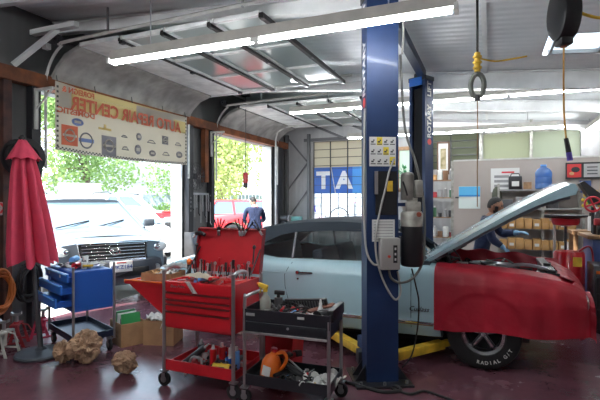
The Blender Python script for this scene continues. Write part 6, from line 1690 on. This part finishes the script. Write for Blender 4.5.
# stuff on the bench cabinet
TZ=1.141
t = thing('bench_vise','red and black vise on the wood top of the blue bench cabinet','vise',(1.38,7.0,TZ)); MB().box((0,0,.06),(.14,.12,.12),bev=.012).build('base',M['blackmetal'],t); MB().box((0,0,.17),(.20,.09,.09),bev=.014).build('jaw',mat('dull_red'),t); MB().cyl((0,-.12,.16),(0,.05,.16),.016).build('screw',M['steel'],t)
t = thing('hand_wheel','red spoked hand wheel on a stem on the blue bench cabinet','hand wheel',(1.33,7.36,TZ)); MB().cyl((0,0,0),(0,0,.36),.022).build('stem',M['blackmetal'],t)
b = MB(); b.tube([(.10*math.cos(a),-.02,.40+.10*math.sin(a)) for a in [2*PI*k/24 for k in range(24)]],.014,closed=True,seg=6)
for k in range(4): b.tube([(0,-.02,.40),(.10*math.cos(k*PI/2+.4),-.02,.40+.10*math.sin(k*PI/2+.4))],.012,seg=6)
b.build('wheel',mat('wheel_red',(.50,.02,.04),.4),t)
for i,(x,y,h,r_,m,l) in enumerate([(1.32,7.15,.18,.035,M['black'],'black bottle on the blue bench cabinet, left of the red hand wheel'),(1.50,7.02,.20,.04,M['darkgrey'],'dark bottle on the blue bench cabinet, right of the vise'),(1.50,7.2,.16,.035,M['green'],'green bottle on the blue bench cabinet'),(1.60,7.02,.22,.038,M['black'],'tall black bottle in front on the blue bench cabinet'),(1.56,7.34,.30,.05,M['black'],'tall dark canister at the back of the blue bench cabinet'),(1.40,7.40,.34,.05,M['darkgrey'],'grey canister behind the red hand wheel')]):
    t = thing('bottle',l,'bottle',(x,y,TZ)); MB().lathe([(0,0),(r_,0),(r_,h*.65),(r_*.45,h*.82),(r_*.4,h),(0,h)],seg=14).build('body',m,t); MB().cyl((0,0,h*.95),(0,0,h*1.06),r_*.5,seg=10).build('cap',M['white'] if i%2 else M['red'],t)
item('parts_box','white and blue carton at the right edge on the blue bench cabinet','box',(1.50,6.93,TZ),MB().box((0,0,.06),(.22,.11,.12),bev=.004),M['bluelight'],10,part='carton')
t = thing('work_lamp','black slanted shade of a work lamp behind the tip of the raised hood','lamp',(1.42,7.62,1.141)); MB().cyl((0,0,0),(0,0,.42),.016).build('pole',M['steel'],t); MB().prism([(-.22,.70),(-.17,.73),(.20,.40),(.18,.36),(-.05,.40)],'y',-.12,.12).build('shade',M['black'],t)
t = thing('back_bench','brown wooden bench behind the blue cabinet, under the framed panels','bench',(1.75,8.05,0)); MB().box((0,0,1.11),(1.2,.5,.05)).build('top',M['wood'],t)
for x in (-.55,.55):
    for y in (-.2,.2): MB().box((x,y,.545),(.06,.06,1.09)).build('leg',M['wood'],t)
t = thing('flower','bunch of yellow flowers beyond the tip of the hood, at the right edge','flowers',(1.50,8.2,1.136)); t.name='flower_vase'; MB().lathe([(0,0),(.06,0),(.07,.15),(.04,.25),(.04,.3),(0,.3)],seg=14).build('vase',M['darkgrey'],t)
b = MB(); rn=random.Random(5)
for k in range(22): b.sph((rn.uniform(-.14,.14),rn.uniform(-.1,.1),.5+rn.uniform(-.13,.15)),.03,8,6)
b.build('blossoms',mat('blossom_yellow',(.65,.45,.04),.6),t); b=MB()
for k in range(10): b.tube([(0,0,.28),(rn.uniform(-.12,.12),rn.uniform(-.08,.08),.5)],.004,seg=4)
b.build('stems',M['green'],t)
# jars and pipes between the drain and the wall
for i,(x,m,l) in enumerate([(1.12,M['white'],'white upright bottle on the shelf right of the oil drain pole'),(1.22,M['bluelight'],'blue upright bottle right of the oil drain pole'),(1.32,M['purple'],'purple upright bottle right of the oil drain pole')]):
    t = thing('bottle',l,'bottle',(1.0+i*.11+.42,8.0,1.136)); MB().cyl((0,0,0),(0,0,.22),.04,seg=12).build('body',m,t); MB().cyl((0,0,.22),(0,0,.27),.02,seg=8).build('cap',M['black'],t)

# ================================================================ THINGS HANGING FROM THE ROOF
t = thing('cord_reel','black retractable cord reel under the roof with an orange cord hanging down','cord reel',(.49,3.68,2.72),23)
b = MB(); b.lathe([(0,-.065),(.10,-.065),(.125,-.055),(.13,-.04),(.13,.04),(.125,.055),(.10,.065),(0,.065)],(0,0,.20),ax='x',seg=32)
for v in b.bm.verts: v.co.z = .20+(v.co.z-.20)*1.45
b.build('drum_case',M['black'],t); MB().box((.0,0,.02),(.09,.10,.09),bev=.015).build('outlet',M['black'],t); MB().box((0,0,.42),(.05,.16,.06)).build('bracket',M['blackmetal'],t); MB().cyl((0,0,.44),(0,0,roof(.49)-2.72),.01).build('hanger',M['steel'],t)
MB().cyl((0,0,-.035),(0,0,-.005),.022,seg=12).build('stopper',mat('cap_brown'),t)
MB().tube([(0,0,-.03),(-.002,0,-.25),(.002,0,-.5),(.015,0,-.68)],.0065,spline=5).build('cord',mat('cord_amber',(.50,.25,.04),.5),t)
b = MB(); b.cyl((.015,0,-.68),(.035,0,-.78),.015,.018,seg=10); b.build('connector',M['black'],t); MB().cyl((.035,0,-.78),(.045,0,-.84),.019,seg=10).build('plug_tip',M['purple'],t)
t = MB().tube([(.55,3.72,2.98),(.62,3.75,2.93),(.75,3.8,2.90),(.95,3.9,2.94),(1.15,4.0,3.02)],.011,spline=6).build('air_hose',M['yellow']); tag(t,'yellow air hose sagging from the cord reel to the right edge','hose')
t = thing('air_drop','yellow hose coupling with a grey ring hanging on a black line','air line',(-.08,3.55,2.30))
MB().tube([(0,0,.38),(0,0,roof(-.08)-2.30-.02)],.009).build('line',M['rubber'],t)
b = MB(); b.cyl((0,0,.24),(0,0,.38),.022,seg=10); b.build('coupling',M['yellow'],t)
for z in (.27,.31,.35): MB().lathe([(.022,-.01),(.032,-.006),(.032,.006),(.022,.01)],(0,0,z),seg=12).build('clamp',M['yellow'],t)
b = MB(); b.tube([(.045*math.cos(a),0,.14+.085*math.sin(a)) for a in [2*PI*k/24 for k in range(24)]],.019,closed=True,seg=7); b.build('ring_guard',mat('ring_grey',(.14,.15,.13),.5),t)
b = MB(); b.cyl((0,0,.03),(0,0,.07),.022); b.build('lower_fitting',M['darkgrey'],t)
MB().tube([(.02,0,.335),(.12,.02,.31),(.22,.03,.315),(.33,.05,.33)],.006,spline=4).build('side_hose',M['yellow'],t)
MB().tube([(0,0,.03),(.002,0,-.15),(0,0,-.4),(.0,0,-.75)],.0035,spline=3).build('pull_cord',mat('cord_tan',(.25,.14,.06),.7),t)
# ================================================================ LIGHT, SKY, CAMERA
sc = bpy.context.scene
w = bpy.data.worlds.new('sky'); sc.world = w; w.use_nodes = True; nt = w.node_tree
bg = nt.nodes['Background']
tc = nt.nodes.new('ShaderNodeTexCoord'); sp = nt.nodes.new('ShaderNodeSeparateXYZ'); nt.links.new(tc.outputs['Generated'], sp.inputs[0])
r = nt.nodes.new('ShaderNodeValToRGB'); e = r.color_ramp.elements
e[0].position = .48; e[0].color = (.55,.56,.55,1); e[1].position = .62; e[1].color = (.62,.80,1,1)
mr = nt.nodes.new('ShaderNodeMapRange'); mr.inputs['From Min'].default_value = -1; nt.links.new(sp.outputs['Z'], mr.inputs['Value'])
nt.links.new(mr.outputs['Result'], r.inputs['Fac']); nt.links.new(r.outputs['Color'], bg.inputs['Color']); bg.inputs['Strength'].default_value = 5.5
sl = bpy.data.lights.new('sun','SUN'); sl.energy = 14; sl.angle = R(1); sl.color = (1,.95,.86)
so = bpy.data.objects.new('sun', sl); C.objects.link(so)
so.rotation_euler = Vector((.16,.50,-.80)).to_track_quat('-Z','Y').to_euler()
cd = bpy.data.cameras.new('camera'); co = bpy.data.objects.new('camera', cd); C.objects.link(co); sc.camera = co
co.location = (0,0,1.6); co.rotation_euler = (PI/2,0,R(22.8)); cd.sensor_width = 36; cd.lens = 27; cd.clip_start = .05; cd.clip_end = 300
sc.view_settings.view_transform = 'Standard'; sc.view_settings.look = 'None'; sc.view_settings.gamma = 1; sc.view_settings.exposure = .22
sc.view_settings.use_curve_mapping = False
